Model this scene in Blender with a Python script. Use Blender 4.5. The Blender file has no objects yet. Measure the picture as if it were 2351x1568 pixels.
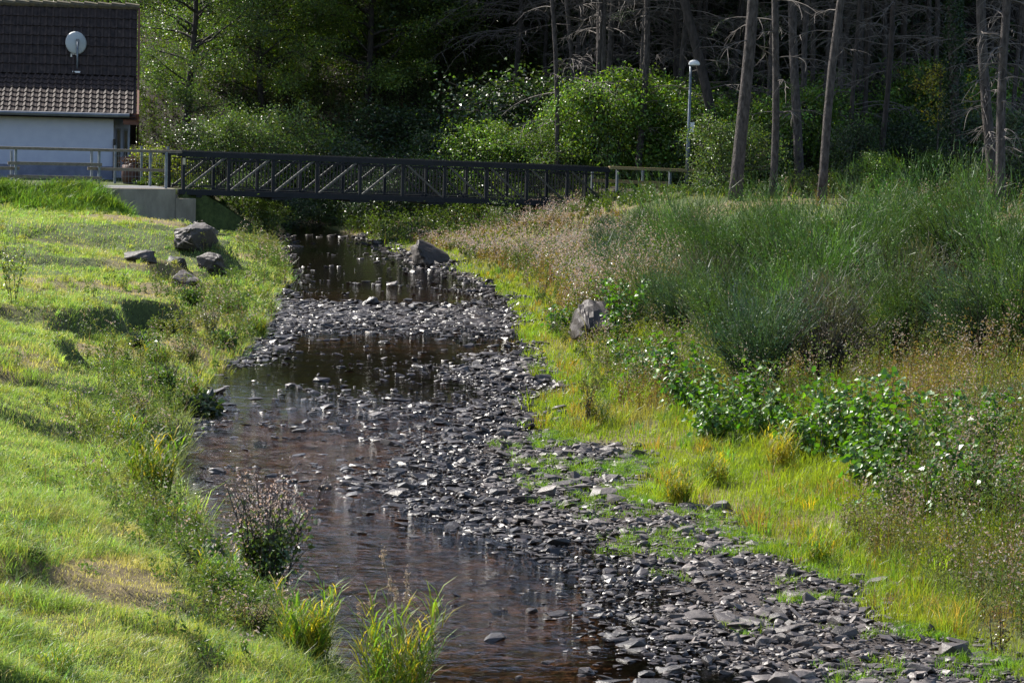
import bpy, bmesh, math, random
import numpy as np
from mathutils import Vector, Matrix

# ---------------------------------------------------------------- camera, sky, sun, exposure
SC = bpy.context.scene
COL = SC.collection
RND = random.Random(7)
RNG = np.random.default_rng(11)
PITCH, ROLL, CAM_Z = 5.42, 1.55, 4.0
cam_d = bpy.data.cameras.new("camera"); cam = bpy.data.objects.new("camera", cam_d); COL.objects.link(cam)
cam_d.sensor_width = 36.0; cam_d.lens = 87.37; cam_d.clip_start = 0.1; cam_d.clip_end = 2000
CAM_R = (Matrix.Rotation(math.radians(90 - PITCH), 3, 'X') @ Matrix.Rotation(math.radians(ROLL), 3, 'Z'))
cam.matrix_world = Matrix.Translation((0, 0, CAM_Z)) @ CAM_R.to_4x4()
SC.camera = cam
SC.render.resolution_x, SC.render.resolution_y = 1024, 682
SUN = Vector((-1.02, 0.86, 1.33)).normalized()
sun_el = math.asin(SUN.z); sun_az = math.atan2(SUN.x, SUN.y)
w = bpy.data.worlds.new("World"); SC.world = w; w.use_nodes = True
wn = w.node_tree; wn.nodes.clear()
sky = wn.nodes.new('ShaderNodeTexSky'); sky.sky_type = 'NISHITA'; sky.sun_disc = False
sky.sun_elevation = sun_el; sky.sun_rotation = sun_az; sky.air_density = 1.0; sky.dust_density = 1.6; sky.ozone_density = 1.0
bg = wn.nodes.new('ShaderNodeBackground'); bg.inputs['Strength'].default_value = 0.13
wo = wn.nodes.new('ShaderNodeOutputWorld')
wn.links.new(sky.outputs[0], bg.inputs[0]); wn.links.new(bg.outputs[0], wo.inputs[0])
sl = bpy.data.lights.new("sun", 'SUN'); sl.energy = 5.0; sl.angle = math.radians(0.5); sl.color = (1.0, 0.95, 0.86)
so = bpy.data.objects.new("sun", sl); COL.objects.link(so)
so.rotation_euler = SUN.to_track_quat('Z', 'Y').to_euler(); so.location = (-40, 40, 60)
SC.view_settings.view_transform = 'Standard'; SC.view_settings.look = 'None'
SC.view_settings.gamma = 1.0; SC.view_settings.exposure = 0.85
SC.cycles.max_bounces = 6; SC.cycles.transparent_max_bounces = 16
SC.cycles.diffuse_bounces = 3; SC.cycles.glossy_bounces = 3; SC.cycles.transmission_bounces = 3
SC.cycles.caustics_reflective = False; SC.cycles.caustics_refractive = False
SC.cycles.sample_clamp_indirect = 4.0

FD = 5706.0                                     # focal length in units of the 2351 px wide view
def ray(px, py):
    d = CAM_R @ Vector(((px - 1175.5) / FD, -(py - 784.0) / FD, -1.0))
    return d
def atY(px, py, Y):
    d = ray(px, py); t = Y / d.y
    return Vector((d.x * t, Y, CAM_Z + d.z * t))
def atZ(px, py, z):
    d = ray(px, py); t = (z - CAM_Z) / d.z
    return Vector((d.x * t, d.y * t, z))

# ---------------------------------------------------------------- noise
_H = np.random.default_rng(5).random((256, 256))
def vnoise(x, y, s=1.0, o=0.0):
    x = np.asarray(x, float) * s + 37.3 + o; y = np.asarray(y, float) * s + 11.7 + o * 1.7
    xi = np.floor(x).astype(int); yi = np.floor(y).astype(int)
    fx = x - xi; fy = y - yi; fx = fx * fx * (3 - 2 * fx); fy = fy * fy * (3 - 2 * fy)
    a = _H[xi & 255, yi & 255]; b = _H[(xi + 1) & 255, yi & 255]
    c = _H[xi & 255, (yi + 1) & 255]; d = _H[(xi + 1) & 255, (yi + 1) & 255]
    return (a * (1 - fx) + b * fx) * (1 - fy) + (c * (1 - fx) + d * fx) * fy
def fbm(x, y, s=1.0, o=0.0, n=4):
    r = 0; a = 0.5; t = 0
    for k in range(n):
        r = r + a * vnoise(x, y, s * 2 ** k, o + 13.1 * k); t += a; a *= 0.55
    return r / t
def sm(t):
    t = np.clip(t, 0, 1); return t * t * (3 - 2 * t)

# ---------------------------------------------------------------- materials
def new_mat(name):
    m = bpy.data.materials.new(name); m.use_nodes = True
    return m, m.node_tree, m.node_tree.nodes['Principled BSDF']
def noise_node(nt, scale, detail=4, rough=0.6, coord='Object', vec_scale=None):
    tc = nt.nodes.new('ShaderNodeTexCoord'); n = nt.nodes.new('ShaderNodeTexNoise')
    n.inputs['Scale'].default_value = scale; n.inputs['Detail'].default_value = detail; n.inputs['Roughness'].default_value = rough
    if vec_scale:
        mp = nt.nodes.new('ShaderNodeMapping'); mp.inputs['Scale'].default_value = vec_scale
        nt.links.new(tc.outputs[coord], mp.inputs[0]); nt.links.new(mp.outputs[0], n.inputs[0])
    else:
        nt.links.new(tc.outputs[coord], n.inputs[0])
    return n
def ramp(nt, src, stops):
    r = nt.nodes.new('ShaderNodeValToRGB'); e = r.color_ramp.elements
    while len(e) < len(stops): e.new(0.5)
    for k, (p, c) in enumerate(stops):
        e[k].position = p; e[k].color = (*c, 1)
    nt.links.new(src, r.inputs[0]); return r
def bump(nt, src, strength, dist, bsdf, prev=None):
    b = nt.nodes.new('ShaderNodeBump'); b.inputs['Strength'].default_value = strength; b.inputs['Distance'].default_value = dist
    nt.links.new(src, b.inputs['Height'])
    if prev: nt.links.new(prev.outputs[0], b.inputs['Normal'])
    if bsdf: nt.links.new(b.outputs[0], bsdf.inputs['Normal'])
    return b
def mottled(name, c1, c2, scale=6, rough=0.7, bs=0.4, bd=0.02, metal=0, c3=None, vec_scale=None, coord='Object', spec=0.5):
    m, nt, p = new_mat(name)
    n = noise_node(nt, scale, 6, 0.65, coord, vec_scale)
    st = [(0.35, c1), (0.65, c2)] + ([(0.75, c3)] if c3 else [])
    r = ramp(nt, n.outputs[0], st); nt.links.new(r.outputs[0], p.inputs['Base Color'])
    p.inputs['Roughness'].default_value = rough; p.inputs['Metallic'].default_value = metal
    p.inputs['Specular IOR Level'].default_value = spec
    if bs: bump(nt, n.outputs[0], bs, bd, p)
    return m
def foliage_mat(name, transl=0.4, rough=0.4, tcol=(1.5, 1.6, 0.5), spec=0.5):
    """leaf colour comes from the leaf's own tint attribute"""
    m, nt, p = new_mat(name)
    a = nt.nodes.new('ShaderNodeAttribute'); a.attribute_name = 'tint'
    nt.links.new(a.outputs['Color'], p.inputs['Base Color'])
    p.inputs['Roughness'].default_value = rough; p.inputs['Specular IOR Level'].default_value = spec
    mx = nt.nodes.new('ShaderNodeMix'); mx.data_type = 'RGBA'; mx.blend_type = 'MULTIPLY'; mx.inputs['Factor'].default_value = 1
    mx.inputs['B'].default_value = (*tcol, 1); nt.links.new(a.outputs['Color'], mx.inputs['A'])
    t = nt.nodes.new('ShaderNodeBsdfTranslucent'); nt.links.new(mx.outputs['Result'], t.inputs[0])
    s = nt.nodes.new('ShaderNodeMixShader'); s.inputs[0].default_value = transl
    nt.links.new(p.outputs[0], s.inputs[1]); nt.links.new(t.outputs[0], s.inputs[2])
    nt.links.new(s.outputs[0], nt.nodes['Material Output'].inputs[0])
    return m
M = {}
M['grass'] = foliage_mat('grass', 0.45, 0.42, (1.5, 1.5, 0.5))
M['leaf'] = foliage_mat('leaf', 0.38, 0.38, (1.8, 1.9, 0.45), 0.7)
M['gloss_leaf'] = foliage_mat('gloss_leaf', 0.33, 0.40, (1.9, 2.1, 0.4), 0.75)
M['herb'] = foliage_mat('herb', 0.4, 0.5, (1.6, 1.6, 0.6), 0.4)
M['broom'] = foliage_mat('broom', 0.24, 0.5, (1.3, 1.45, 0.5), 0.4)
M['dry'] = foliage_mat('dry_stem', 0.3, 0.6, (1.2, 1.1, 0.9), 0.3)
M['bark'] = mottled('bark', (0.022, 0.017, 0.016), (0.11, 0.09, 0.083), 14, 0.85, 1.0, 0.08, vec_scale=(1, 1, 0.35))
M['bark_dark'] = mottled('bark_dark', (0.02, 0.016, 0.014), (0.07, 0.055, 0.05), 10, 0.9, 0.7, 0.03, vec_scale=(1, 1, 0.4))
M['dead_twig'] = mottled('dead_twig', (0.08, 0.066, 0.06), (0.17, 0.145, 0.13), 5, 0.8, 0)
M['needle'] = foliage_mat('needle', 0.15, 0.55, (1.3, 1.4, 0.6), 0.3)
M['concrete'] = mottled('concrete', (0.17, 0.14, 0.108), (0.31, 0.265, 0.21), 2.2, 0.85, 0.25, 0.01, c3=(0.23, 0.19, 0.145), vec_scale=(1, 1, 0.35))
M['steel_dark'] = mottled('steel_dark', (0.009, 0.011, 0.015), (0.016, 0.018, 0.023), 3, 0.6, 0.05, 0.002, spec=0.25)
M['steel_brace'] = mottled('steel_brace', (0.010, 0.011, 0.014), (0.018, 0.02, 0.024), 3, 0.36, 0.05, 0.002, spec=1.0, metal=0.25)
M['galv'] = mottled('galv', (0.12, 0.14, 0.165), (0.22, 0.245, 0.27), 9, 0.5, 0.1, 0.003, metal=0.5)
M['wood_grey'] = mottled('wood_grey', (0.12, 0.095, 0.072), (0.23, 0.185, 0.145), 4, 0.75, 0.4, 0.006, vec_scale=(0.6, 6, 6))
M['wood_tan'] = mottled('wood_tan', (0.22, 0.16, 0.07), (0.36, 0.28, 0.13), 4, 0.75, 0.4, 0.006, vec_scale=(0.6, 6, 6))
M['wood_brown'] = mottled('wood_brown', (0.09, 0.03, 0.018), (0.16, 0.055, 0.03), 4, 0.6, 0.3, 0.006, vec_scale=(0.6, 6, 6))
M['render_wall'] = mottled('render_wall', (0.42, 0.44, 0.56), (0.48, 0.50, 0.61), 3, 0.9, 0.15, 0.004)
M['plinth'] = mottled('plinth', (0.13, 0.14, 0.20), (0.19, 0.20, 0.27), 3, 0.85, 0.1, 0.004)
M['tile'] = mottled('tile', (0.020, 0.015, 0.015), (0.056, 0.040, 0.035), 7, 0.72, 0.3, 0.006, c3=(0.10, 0.073, 0.063), spec=0.25)
M['ridge'] = mottled('ridge', (0.05, 0.045, 0.035), (0.13, 0.10, 0.05), 7, 0.8, 0.3, 0.006)
M['zinc'] = mottled('zinc', (0.13, 0.14, 0.16), (0.2, 0.21, 0.23), 5, 0.45, 0, metal=0.4)
M['dish'] = mottled('dish', (0.36, 0.38, 0.38), (0.42, 0.44, 0.43), 3, 0.55, 0)
M['white'] = mottled('white', (0.7, 0.7, 0.7), (0.8, 0.8, 0.8), 3, 0.4, 0)
M['glass'] = mottled('glass', (0.02, 0.022, 0.025), (0.03, 0.032, 0.035), 2, 0.08, 0)
M['asphalt'] = mottled('asphalt', (0.12, 0.12, 0.125), (0.2, 0.2, 0.205), 40, 0.9, 0.3, 0.004)
M['rust'] = mottled('rust', (0.05, 0.02, 0.015), (0.09, 0.035, 0.025), 5, 0.7, 0.2, 0.004)

def stone_mat(name, c1, c2, c3, rough, scale=5):
    m, nt, p = new_mat(name)
    oi = nt.nodes.new('ShaderNodeObjectInfo'); geo = nt.nodes.new('ShaderNodeNewGeometry')
    n = noise_node(nt, scale, 8, 0.7); n2 = noise_node(nt, scale * 9, 3, 0.6)
    ad = nt.nodes.new('ShaderNodeMath'); ad.operation = 'MULTIPLY_ADD'; ad.inputs[1].default_value = 0.35; 
    nt.links.new(geo.outputs['Random Per Island'], ad.inputs[0]); nt.links.new(n.outputs[0], ad.inputs[2])
    ad2 = nt.nodes.new('ShaderNodeMath'); ad2.operation = 'MULTIPLY_ADD'; ad2.inputs[1].default_value = 0.25
    nt.links.new(oi.outputs['Random'], ad2.inputs[0]); nt.links.new(ad.outputs[0], ad2.inputs[2])
    r = ramp(nt, ad2.outputs[0], [(0.5, c1), (0.85, c2), (1.0, c3)])
    nt.links.new(r.outputs[0], p.inputs['Base Color'])
    rr = ramp(nt, n2.outputs[0], [(0.3, (rough - .1,) * 3), (0.7, (rough + .2,) * 3)]); nt.links.new(rr.outputs[0], p.inputs['Roughness'])
    b = bump(nt, n.outputs[0], 0.5, 0.02, None); bump(nt, n2.outputs[0], 0.4, 0.004, p, b)
    return m
M['stone'] = stone_mat('stone', (0.035, 0.029, 0.028), (0.10, 0.082, 0.072), (0.24, 0.20, 0.175), 0.45)
M['stone_wet'] = stone_mat('stone_wet', (0.018, 0.014, 0.013), (0.05, 0.04, 0.036), (0.10, 0.08, 0.07), 0.33)
M['boulder'] = stone_mat('boulder', (0.02, 0.016, 0.014), (0.06, 0.048, 0.042), (0.13, 0.11, 0.10), 0.6, 2.5)

def ground_mat():
    m, nt, p = new_mat('ground')
    a = nt.nodes.new('ShaderNodeAttribute'); a.attribute_name = 'tint'
    n = noise_node(nt, 9, 8, 0.7); n2 = noise_node(nt, 60, 4, 0.7)
    mx = nt.nodes.new('ShaderNodeMix'); mx.data_type = 'RGBA'; mx.blend_type = 'MULTIPLY'; mx.inputs['Factor'].default_value = 1
    r = ramp(nt, n.outputs[0], [(0.3, (0.45, 0.45, 0.45)), (0.7, (1.5, 1.45, 1.4))])
    nt.links.new(a.outputs['Color'], mx.inputs['A']); nt.links.new(r.outputs[0], mx.inputs['B'])
    nt.links.new(mx.outputs['Result'], p.inputs['Base Color']); p.inputs['Roughness'].default_value = 0.85
    p.inputs['Specular IOR Level'].default_value = 0.3
    b = bump(nt, n.outputs[0], 0.6, 0.05, None); bump(nt, n2.outputs[0], 0.7, 0.012, p, b)
    return m
M['ground'] = ground_mat()

def water_mat():
    m = bpy.data.materials.new('stream_water'); m.use_nodes = True; nt = m.node_tree; nt.nodes.clear()
    out = nt.nodes.new('ShaderNodeOutputMaterial')
    tr = nt.nodes.new('ShaderNodeBsdfTransparent'); tr.inputs[0].default_value = (0.80, 0.68, 0.55, 1)
    gl = nt.nodes.new('ShaderNodeBsdfGlossy'); gl.inputs['Roughness'].default_value = 0.05
    fr = nt.nodes.new('ShaderNodeFresnel'); fr.inputs['IOR'].default_value = 1.5
    mix = nt.nodes.new('ShaderNodeMixShader')
    nt.links.new(fr.outputs[0], mix.inputs[0]); nt.links.new(tr.outputs[0], mix.inputs[1]); nt.links.new(gl.outputs[0], mix.inputs[2])
    nt.links.new(mix.outputs[0], out.inputs[0])
    a = nt.nodes.new('ShaderNodeAttribute'); a.attribute_name = 'tint'       # R = how broken the surface is (riffles)
    sep = nt.nodes.new('ShaderNodeSeparateColor'); nt.links.new(a.outputs['Color'], sep.inputs[0])
    n1 = noise_node(nt, 1.7, 3, 0.55, 'Object', (0.9, 1.2, 1)); n2 = noise_node(nt, 6.5, 4, 0.65, 'Object', (0.8, 1.2, 1))
    b1 = nt.nodes.new('ShaderNodeBump'); b1.inputs['Distance'].default_value = 0.40
    mu = nt.nodes.new('ShaderNodeMath'); mu.operation = 'MULTIPLY'; mu.inputs[1].default_value = 0.8
    nt.links.new(sep.outputs[0], mu.inputs[0]); nt.links.new(mu.outputs[0], b1.inputs['Strength']); nt.links.new(n1.outputs[0], b1.inputs['Height'])
    b2 = nt.nodes.new('ShaderNodeBump'); b2.inputs['Distance'].default_value = 0.10
    nt.links.new(sep.outputs[0], b2.inputs['Strength']); nt.links.new(n2.outputs[0], b2.inputs['Height']); nt.links.new(b1.outputs[0], b2.inputs['Normal'])
    nt.links.new(b2.outputs[0], gl.inputs['Normal']); nt.links.new(b2.outputs[0], fr.inputs['Normal'])
    return m
M['water'] = water_mat()

# ---------------------------------------------------------------- mesh building
def tag(o, label=None, cat=None, group=None, kind=None):
    if label: o['label'] = label
    if cat: o['category'] = cat
    if group: o['group'] = group
    if kind: o['kind'] = kind
    return o
def empty(name, loc=(0, 0, 0), rz=0.0):
    o = bpy.data.objects.new(name, None); COL.objects.link(o); o.location = loc; o.rotation_euler = (0, 0, rz)
    o.empty_display_size = 0.2; return o
class MB:
    """collects chunks (vertices, faces of one size, material slot, tint) and links them as ONE mesh object"""
    def __init__(s): s.c = []; s.n = 0
    def add(s, V, F, slot=0, tint=(1, 1, 1)):
        V = np.asarray(V, np.float32).reshape(-1, 3); F = np.asarray(F, np.int64)
        if len(F) == 0: return
        T = np.asarray(tint, np.float32)
        if T.ndim == 1: T = np.broadcast_to(T, (len(V), 3))
        s.c.append((V, F + s.n, slot, T)); s.n += len(V)
    def box(s, c, d, slot=0, tint=(1, 1, 1), R=None):
        c = np.array(c, float); d = np.array(d, float) / 2
        V = np.array([[x, y, z] for x in (-1, 1) for y in (-1, 1) for z in (-1, 1)]) * d
        if R is not None: V = V @ np.array(R).T
        F = [[0, 1, 3, 2], [4, 6, 7, 5], [0, 4, 5, 1], [2, 3, 7, 6], [0, 2, 6, 4], [1, 5, 7, 3]]
        s.add(V + c, F, slot, tint)
    def bar(s, a, b, wd, ht, slot=0, tint=(1, 1, 1), up=(0, 0, 1)):
        """box-section member from a to b, width wd (sideways), height ht (along up)"""
        a = Vector(a); b = Vector(b); d = (b - a); L = d.length; d.normalize()
        sd = d.cross(Vector(up)).normalized(); u = sd.cross(d).normalized()
        R = np.array([[d.x, sd.x, u.x], [d.y, sd.y, u.y], [d.z, sd.z, u.z]])
        s.box((a + b) / 2, (L, wd, ht), slot, tint, R)
    def tube(s, P, r, n=8, slot=0, tint=(1, 1, 1), cap=True):
        P = np.asarray(P, float); m = len(P); r = np.broadcast_to(np.asarray(r, float), (m,))
        T = np.gradient(P, axis=0); T /= np.linalg.norm(T, axis=1)[:, None] + 1e-9
        ref = np.array([0, 0, 1.0]) if abs(T[0, 2]) < 0.8 else np.array([1.0, 0, 0])
        A = np.cross(T, ref); A /= np.linalg.norm(A, axis=1)[:, None] + 1e-9; B = np.cross(T, A)
        th = np.arange(n) / n * 2 * math.pi
        V = P[:, None] + r[:, None, None] * (np.cos(th)[None, :, None] * A[:, None] + np.sin(th)[None, :, None] * B[:, None])
        i = np.arange(m - 1)[:, None] * n; j = np.arange(n)[None]; k = (j + 1) % n
        F = np.stack([i + j, i + k, i + n + k, i + n + j], -1).reshape(-1, 4)
        T2 = tint
        if np.ndim(tint) == 2: T2 = np.repeat(np.asarray(tint), n, 0)
        s.add(V.reshape(-1, 3), F, slot, T2)
        if cap and n > 3:
            b0 = s.n - m * n
            s.c.append((np.zeros((0, 3), np.float32), np.array([np.arange(n)[::-1] + b0, np.arange(n) + b0 + (m - 1) * n]), slot, np.zeros((0, 3), np.float32)))
    def build(s, name, mats, parent=None, smooth=False, tinted=True):
        V = np.concatenate([c[0] for c in s.c]); T = np.concatenate([c[3] for c in s.c])
        sizes = np.concatenate([np.full(len(c[1]), c[1].shape[1]) for c in s.c]); loops = np.concatenate([c[1].ravel() for c in s.c])
        slots = np.concatenate([np.full(len(c[1]), c[2]) for c in s.c])
        me = bpy.data.meshes.new(name); me.vertices.add(len(V)); me.vertices.foreach_set('co', V.ravel().astype(np.float32))
        me.loops.add(len(loops)); me.loops.foreach_set('vertex_index', loops.astype(np.int32))
        me.polygons.add(len(sizes)); st = np.concatenate([[0], np.cumsum(sizes)[:-1]]).astype(np.int32)
        me.polygons.foreach_set('loop_start', st); me.polygons.foreach_set('loop_total', sizes.astype(np.int32))
        me.polygons.foreach_set('material_index', slots.astype(np.int32))
        me.polygons.foreach_set('use_smooth', np.full(len(sizes), smooth))
        me.update(calc_edges=True)
        if tinted:
            at = me.attributes.new('tint', 'FLOAT_COLOR', 'POINT')
            at.data.foreach_set('color', np.concatenate([T, np.ones((len(T), 1), np.float32)], 1).ravel().astype(np.float32))
        for m in (mats if isinstance(mats, (list, tuple)) else [mats]): me.materials.append(m)
        o = bpy.data.objects.new(name, me); COL.objects.link(o)
        if parent: o.parent = parent
        return o
def copy_tree(o, parent=None):
    c = o.copy(); COL.objects.link(c)
    if parent: c.parent = parent
    for ch in list(o.children): copy_tree(ch, c)
    return c

def rdir(n, up=0.0, rng=RNG):
    v = rng.normal(size=(n, 3)); v[:, 2] += up
    return v / np.linalg.norm(v, axis=1)[:, None]
def jitter(base, n, amt=0.25, hue=0.15, rng=RNG):
    base = np.asarray(base, float); k = np.exp(rng.normal(0, amt, (n, 1))); h = rng.normal(0, hue, n)
    c = np.broadcast_to(base, (n, 3)) * k; c = c.copy(); c[:, 0] *= np.exp(h); c[:, 2] *= np.exp(-h)
    return np.clip(c, 0.003, 0.9)
def leaves(mb, P, size, tint, slot=0, up=1.2, aspect=0.62, nsides=4, rng=RNG, fold=0.18, out=0.0):
    """one small blade per leaf: pointed 4-gon, or a rounder 6-gon for the near ones"""
    n = len(P)
    if n == 0: return
    size = np.broadcast_to(np.asarray(size, float), (n,)) * rng.uniform(0.6, 1.35, n)
    N = rdir(n, up, rng)
    if out:                                             # blades turn outward, away from the plant's middle
        O = P - P.mean(0); O[:, 2] *= 0.3; N = N + out * O / (np.linalg.norm(O, axis=1)[:, None] + 0.05 * np.abs(O).max()); N /= np.linalg.norm(N, axis=1)[:, None]
    D = rdir(n, -0.15, rng); D -= N * (D * N).sum(1)[:, None]; D /= np.linalg.norm(D, axis=1)[:, None] + 1e-9
    S = np.cross(N, D)
    if nsides == 4: prof = [(0, 0, 0), (0.5, 0.5, 1), (1, 0, 0), (0.5, -0.5, 1)]
    else: prof = [(0, 0, 0), (0.3, 0.46, 1), (0.78, 0.42, 1), (1, 0, 0), (0.78, -0.42, 1), (0.3, -0.46, 1)]
    V = np.stack([P + size[:, None] * (a * D + b * aspect * 2 * 0.5 * S * (2 if nsides == 4 else 2) * 0.5 * 2 * 0.5 + c * fold * N) for a, b, c in prof], 1)
    k = len(prof); F = np.arange(n * k).reshape(n, k)
    T = np.repeat(tint, k, 0) if np.ndim(tint) == 2 else tint
    mb.add(V.reshape(-1, 3), F, slot, T)
def blades(mb, P, h, wd, tint, slot=0, lean=0.35, wind=(0, 0), rng=RNG, droop=0.35):
    n = len(P)
    if n == 0: return
    h = np.broadcast_to(np.asarray(h, float), (n,)); wd = np.broadcast_to(np.asarray(wd, float), (n,))
    a = rng.uniform(0, 2 * math.pi, n); S = np.stack([np.cos(a), np.sin(a), 0 * a], 1)
    L = rng.normal(size=(n, 2)) * lean + np.asarray(wind).reshape(-1, 2)
    L = np.concatenate([L, np.zeros((n, 1))], 1)
    up = np.array([0, 0, 1.0])
    m1 = P + h[:, None] * (0.55 * up + 0.35 * L); tip = P + h[:, None] * (up * (1 - droop * np.clip(np.linalg.norm(L, axis=1), 0, 1.4))[:, None] + 1.1 * L)
    hw = wd[:, None] / 2
    V = np.stack([P - S * hw, P + S * hw, m1 - S * hw * 0.8, m1 + S * hw * 0.8, tip], 1).reshape(-1, 3)
    b = np.arange(n)[:, None] * 5
    F = np.concatenate([b + [0, 1, 3], b + [0, 3, 2], b + [2, 3, 4]])
    T = np.repeat(tint, 5, 0) if np.ndim(tint) == 2 else tint
    mb.add(V, F, slot, T)

# ---------------------------------------------------------------- the lie of the land
def curve(pts):
    q = []
    for px, py in pts:
        p = atZ(px, py, 0.0); q.append((p.y, p.x))
    q.sort(); a = np.array(q); return a[:, 0], a[:, 1]
LY, LX = curve([(800, 1640), (760, 1568), (690, 1480), (590, 1400), (510, 1310), (455, 1220), (385, 1120), (405, 1000), (455, 900), (490, 860), (575, 800), (625, 740), (622, 690), (672, 645), (640, 600), (640, 545)])
RY, RX = curve([(2500, 1640), (2351, 1575), (2150, 1470), (2010, 1400), (1820, 1300), (1690, 1230), (1520, 1160), (1450, 1070), (1290, 1015), (1210, 950), (1262, 905), (1255, 850), (1195, 790), (1165, 700), (1120, 650), (1010, 605), (900, 575), (830, 545)])
GY, GX = curve([(1700, 1640), (1590, 1568), (1450, 1460), (1375, 1390), (1370, 1330), (1280, 1285), (1140, 1235), (960, 1180), (860, 1100), (900, 1040), (1010, 1000), (1090, 940), (1080, 890), (990, 860), (1190, 800), (1130, 740), (1140, 700), (1110, 655), (990, 608), (890, 575)])
def wob(y): return 0.9 * (vnoise(y, y * 0 + 5, 0.9, 2) - 0.5) + 0.7 * (vnoise(y, y * 0 + 9, 2.6, 2) - 0.5)
def xl(y): return np.where(y > LY[-1], LX[-1] - 0.06 * (y - LY[-1]), np.interp(y, LY, LX))
def xr(y): return np.where(y > RY[-1], RX[-1] - 0.30 * (y - RY[-1]), np.interp(y, RY, RX))
def xe(y): return xr(y) + wob(np.asarray(y, float))
def xg(y): return np.where(y > GY[-1], RX[-1] - 0.30 * (y - RY[-1]), np.interp(y, GY, GX) + 0.22 * sm((y - 25) / 3) * (1 - sm((y - 52) / 6)))
# footbridge frame: near truss from BL to BR
YL, YR = 68.4, 73.5
BLb, BLt = atY(420.4, 447, YL), atY(420.4, 347, YL); BRb, BRt = atY(1391.3, 477, YR), atY(1391.3, 384.5, YR)
BL = Vector((BLb.x, BLb.y, BLb.z)); BR = Vector((BRb.x, BRb.y, BRb.z))
UH = Vector((BR.x - BL.x, BR.y - BL.y, 0)); BLEN = UH.length; UH.normalize(); NH = Vector((-UH.y, UH.x, 0))   # along, away
DECK_L = BL.z + 0.16
def Z(x, y):
    x = np.asarray(x, float); y = np.asarray(y, float)
    L = xl(y); R = xr(y); G = xg(y)
    al = (x - BL.x) * UH.x + (y - BL.y) * UH.y; dn = -((x - BL.x) * NH.x + (y - BL.y) * NH.y)     # dn > 0 on the camera's side
    nz = (fbm(x, y, 1.0, 3) - 0.5) * 1.3; nf = fbm(x, y, 3.0, 9) - 0.5
    s = L - x
    near = 1 - sm((y - 26) / 14)
    ledge = 0.42 * sm((s - 1.7 - 0.45 * np.sin(y * 0.55 + 1) - 0.8 * (vnoise(x * 0, y, 0.8, 6) - 0.5)) / 0.16) * sm((y - 29) / 3) * (1 - sm((y - 51) / 4)) * (0.35 + 0.65 * sm((vnoise(y, y * 0, 0.45, 8) - 0.25) / 0.2))
    ledge = ledge + 0.60 * sm((s - 2.0 - 0.35 * np.sin(y * 0.9) - 0.10 * (y - 60)) / 0.3) * sm((y - 52) / 3) * (1 - sm((y - 59) / 4))
    ledge = ledge + 0.16 * sm((s - 0.8) / 0.2) * sm((vnoise(y, y * 0, 0.6, 12) - 0.5) / 0.1) * (y < 30)
    zl = 0.01 + (0.22 + 0.12 * near) * sm(s / 0.55) + (0.075 + 0.10 * near) * np.clip(s - 0.4, 0, None) + ledge + 0.22 * nz * sm(s / 1.0) + 0.05 * nf
    zl = np.minimum(zl, 1.15 + 0.9 * near)
    k = 1 - sm((al + 2.7) / 2.2)                                   # embankment fades along the wing wall
    emb = (DECK_L - 0.03) * (1 - sm((dn - 0.15) / 4.6)) * k
    zf = np.maximum(zl, emb + 0.1 * nz * sm(dn / 0.8))
    zb = np.minimum(DECK_L - 0.03, 0.05 + 0.62 * np.clip(s, 0, None) + 0.1 * nz)
    zleft = np.where(dn > 0.1, zf, zb)
    t = x - R
    slope = 0.10 * np.clip(t - 0.6, 0, None) + 0.12 * np.clip(t - 2.2, 0, None)
    cap = 1.55 + 0.02 * (x - 6)
    zr = 0.015 + 0.07 * sm(t / 0.6) + np.minimum(slope, cap) + 0.16 * nz * sm(t / 1.5) + 0.03 * nf
    inr = (x - L) / np.maximum(R - L, 0.3)
    bed = -0.20 * sm((x - L) / 0.35) * 1.0
    bar = -0.022 + 0.065 * sm((x - G) / np.maximum(R - G, 0.25)) + 0.03 * nz + 0.02 * nf
    bed = np.where(x > G, bar, np.minimum(bed, -0.06 - 0.14 * sm((G - x) / 0.8))) * np.where(x < L + 0.35, sm((x - L) / 0.35), 1)
    rif = np.exp(-((y - 46.5) / 2.6) ** 2)
    bed = bed * (1 - 0.55 * rif * (x <= G)) + 0.03 * nf
    z = np.where(x < L, zleft, np.where(x > R, zr, bed))
    # beyond the bridge the valley side climbs
    hb = np.clip(y - 84 - 5 * np.sin(x * 0.11), 0, None)
    z = z + 0.34 * hb * sm(hb / 8)
    return np.where(y > 86, np.clip(z, 0.8, 11.5 + 0.02 * np.abs(x)), z)
def P3(x, y, dz=0.0): return np.stack([x, y, Z(x, y) + dz], 1)

# vegetation colour zones shared by the ground under the plants
def dryness(x, y): return sm((fbm(x, y, 0.35, 40, 3) - 0.47) / 0.2)
def ground_tint(x, y):
    L, R = xl(y), xr(y)
    dry = dryness(x, y)[:, None]
    g = np.array([0.055, 0.075, 0.018]) * (1 - dry) + np.array([0.16, 0.125, 0.065]) * dry
    bedc = np.array([0.10, 0.056, 0.030]); barc = np.array([0.055, 0.045, 0.042])
    out = g.copy()
    inb = (x > L) & (x < R)
    k = sm((x - xg(y) + 0.15) / 0.3)[:, None]
    k = np.maximum(k, 0.8 * np.exp(-((y - 46.5) / 2.6) ** 2)[:, None])
    out[inb] = (bedc * (1 - k) + barc * k)[inb]
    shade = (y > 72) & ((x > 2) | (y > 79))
    out[shade] = np.array([0.022, 0.017, 0.010])  # wood floor tinted dark, the shade of the trees put into its colour
    return out
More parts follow.
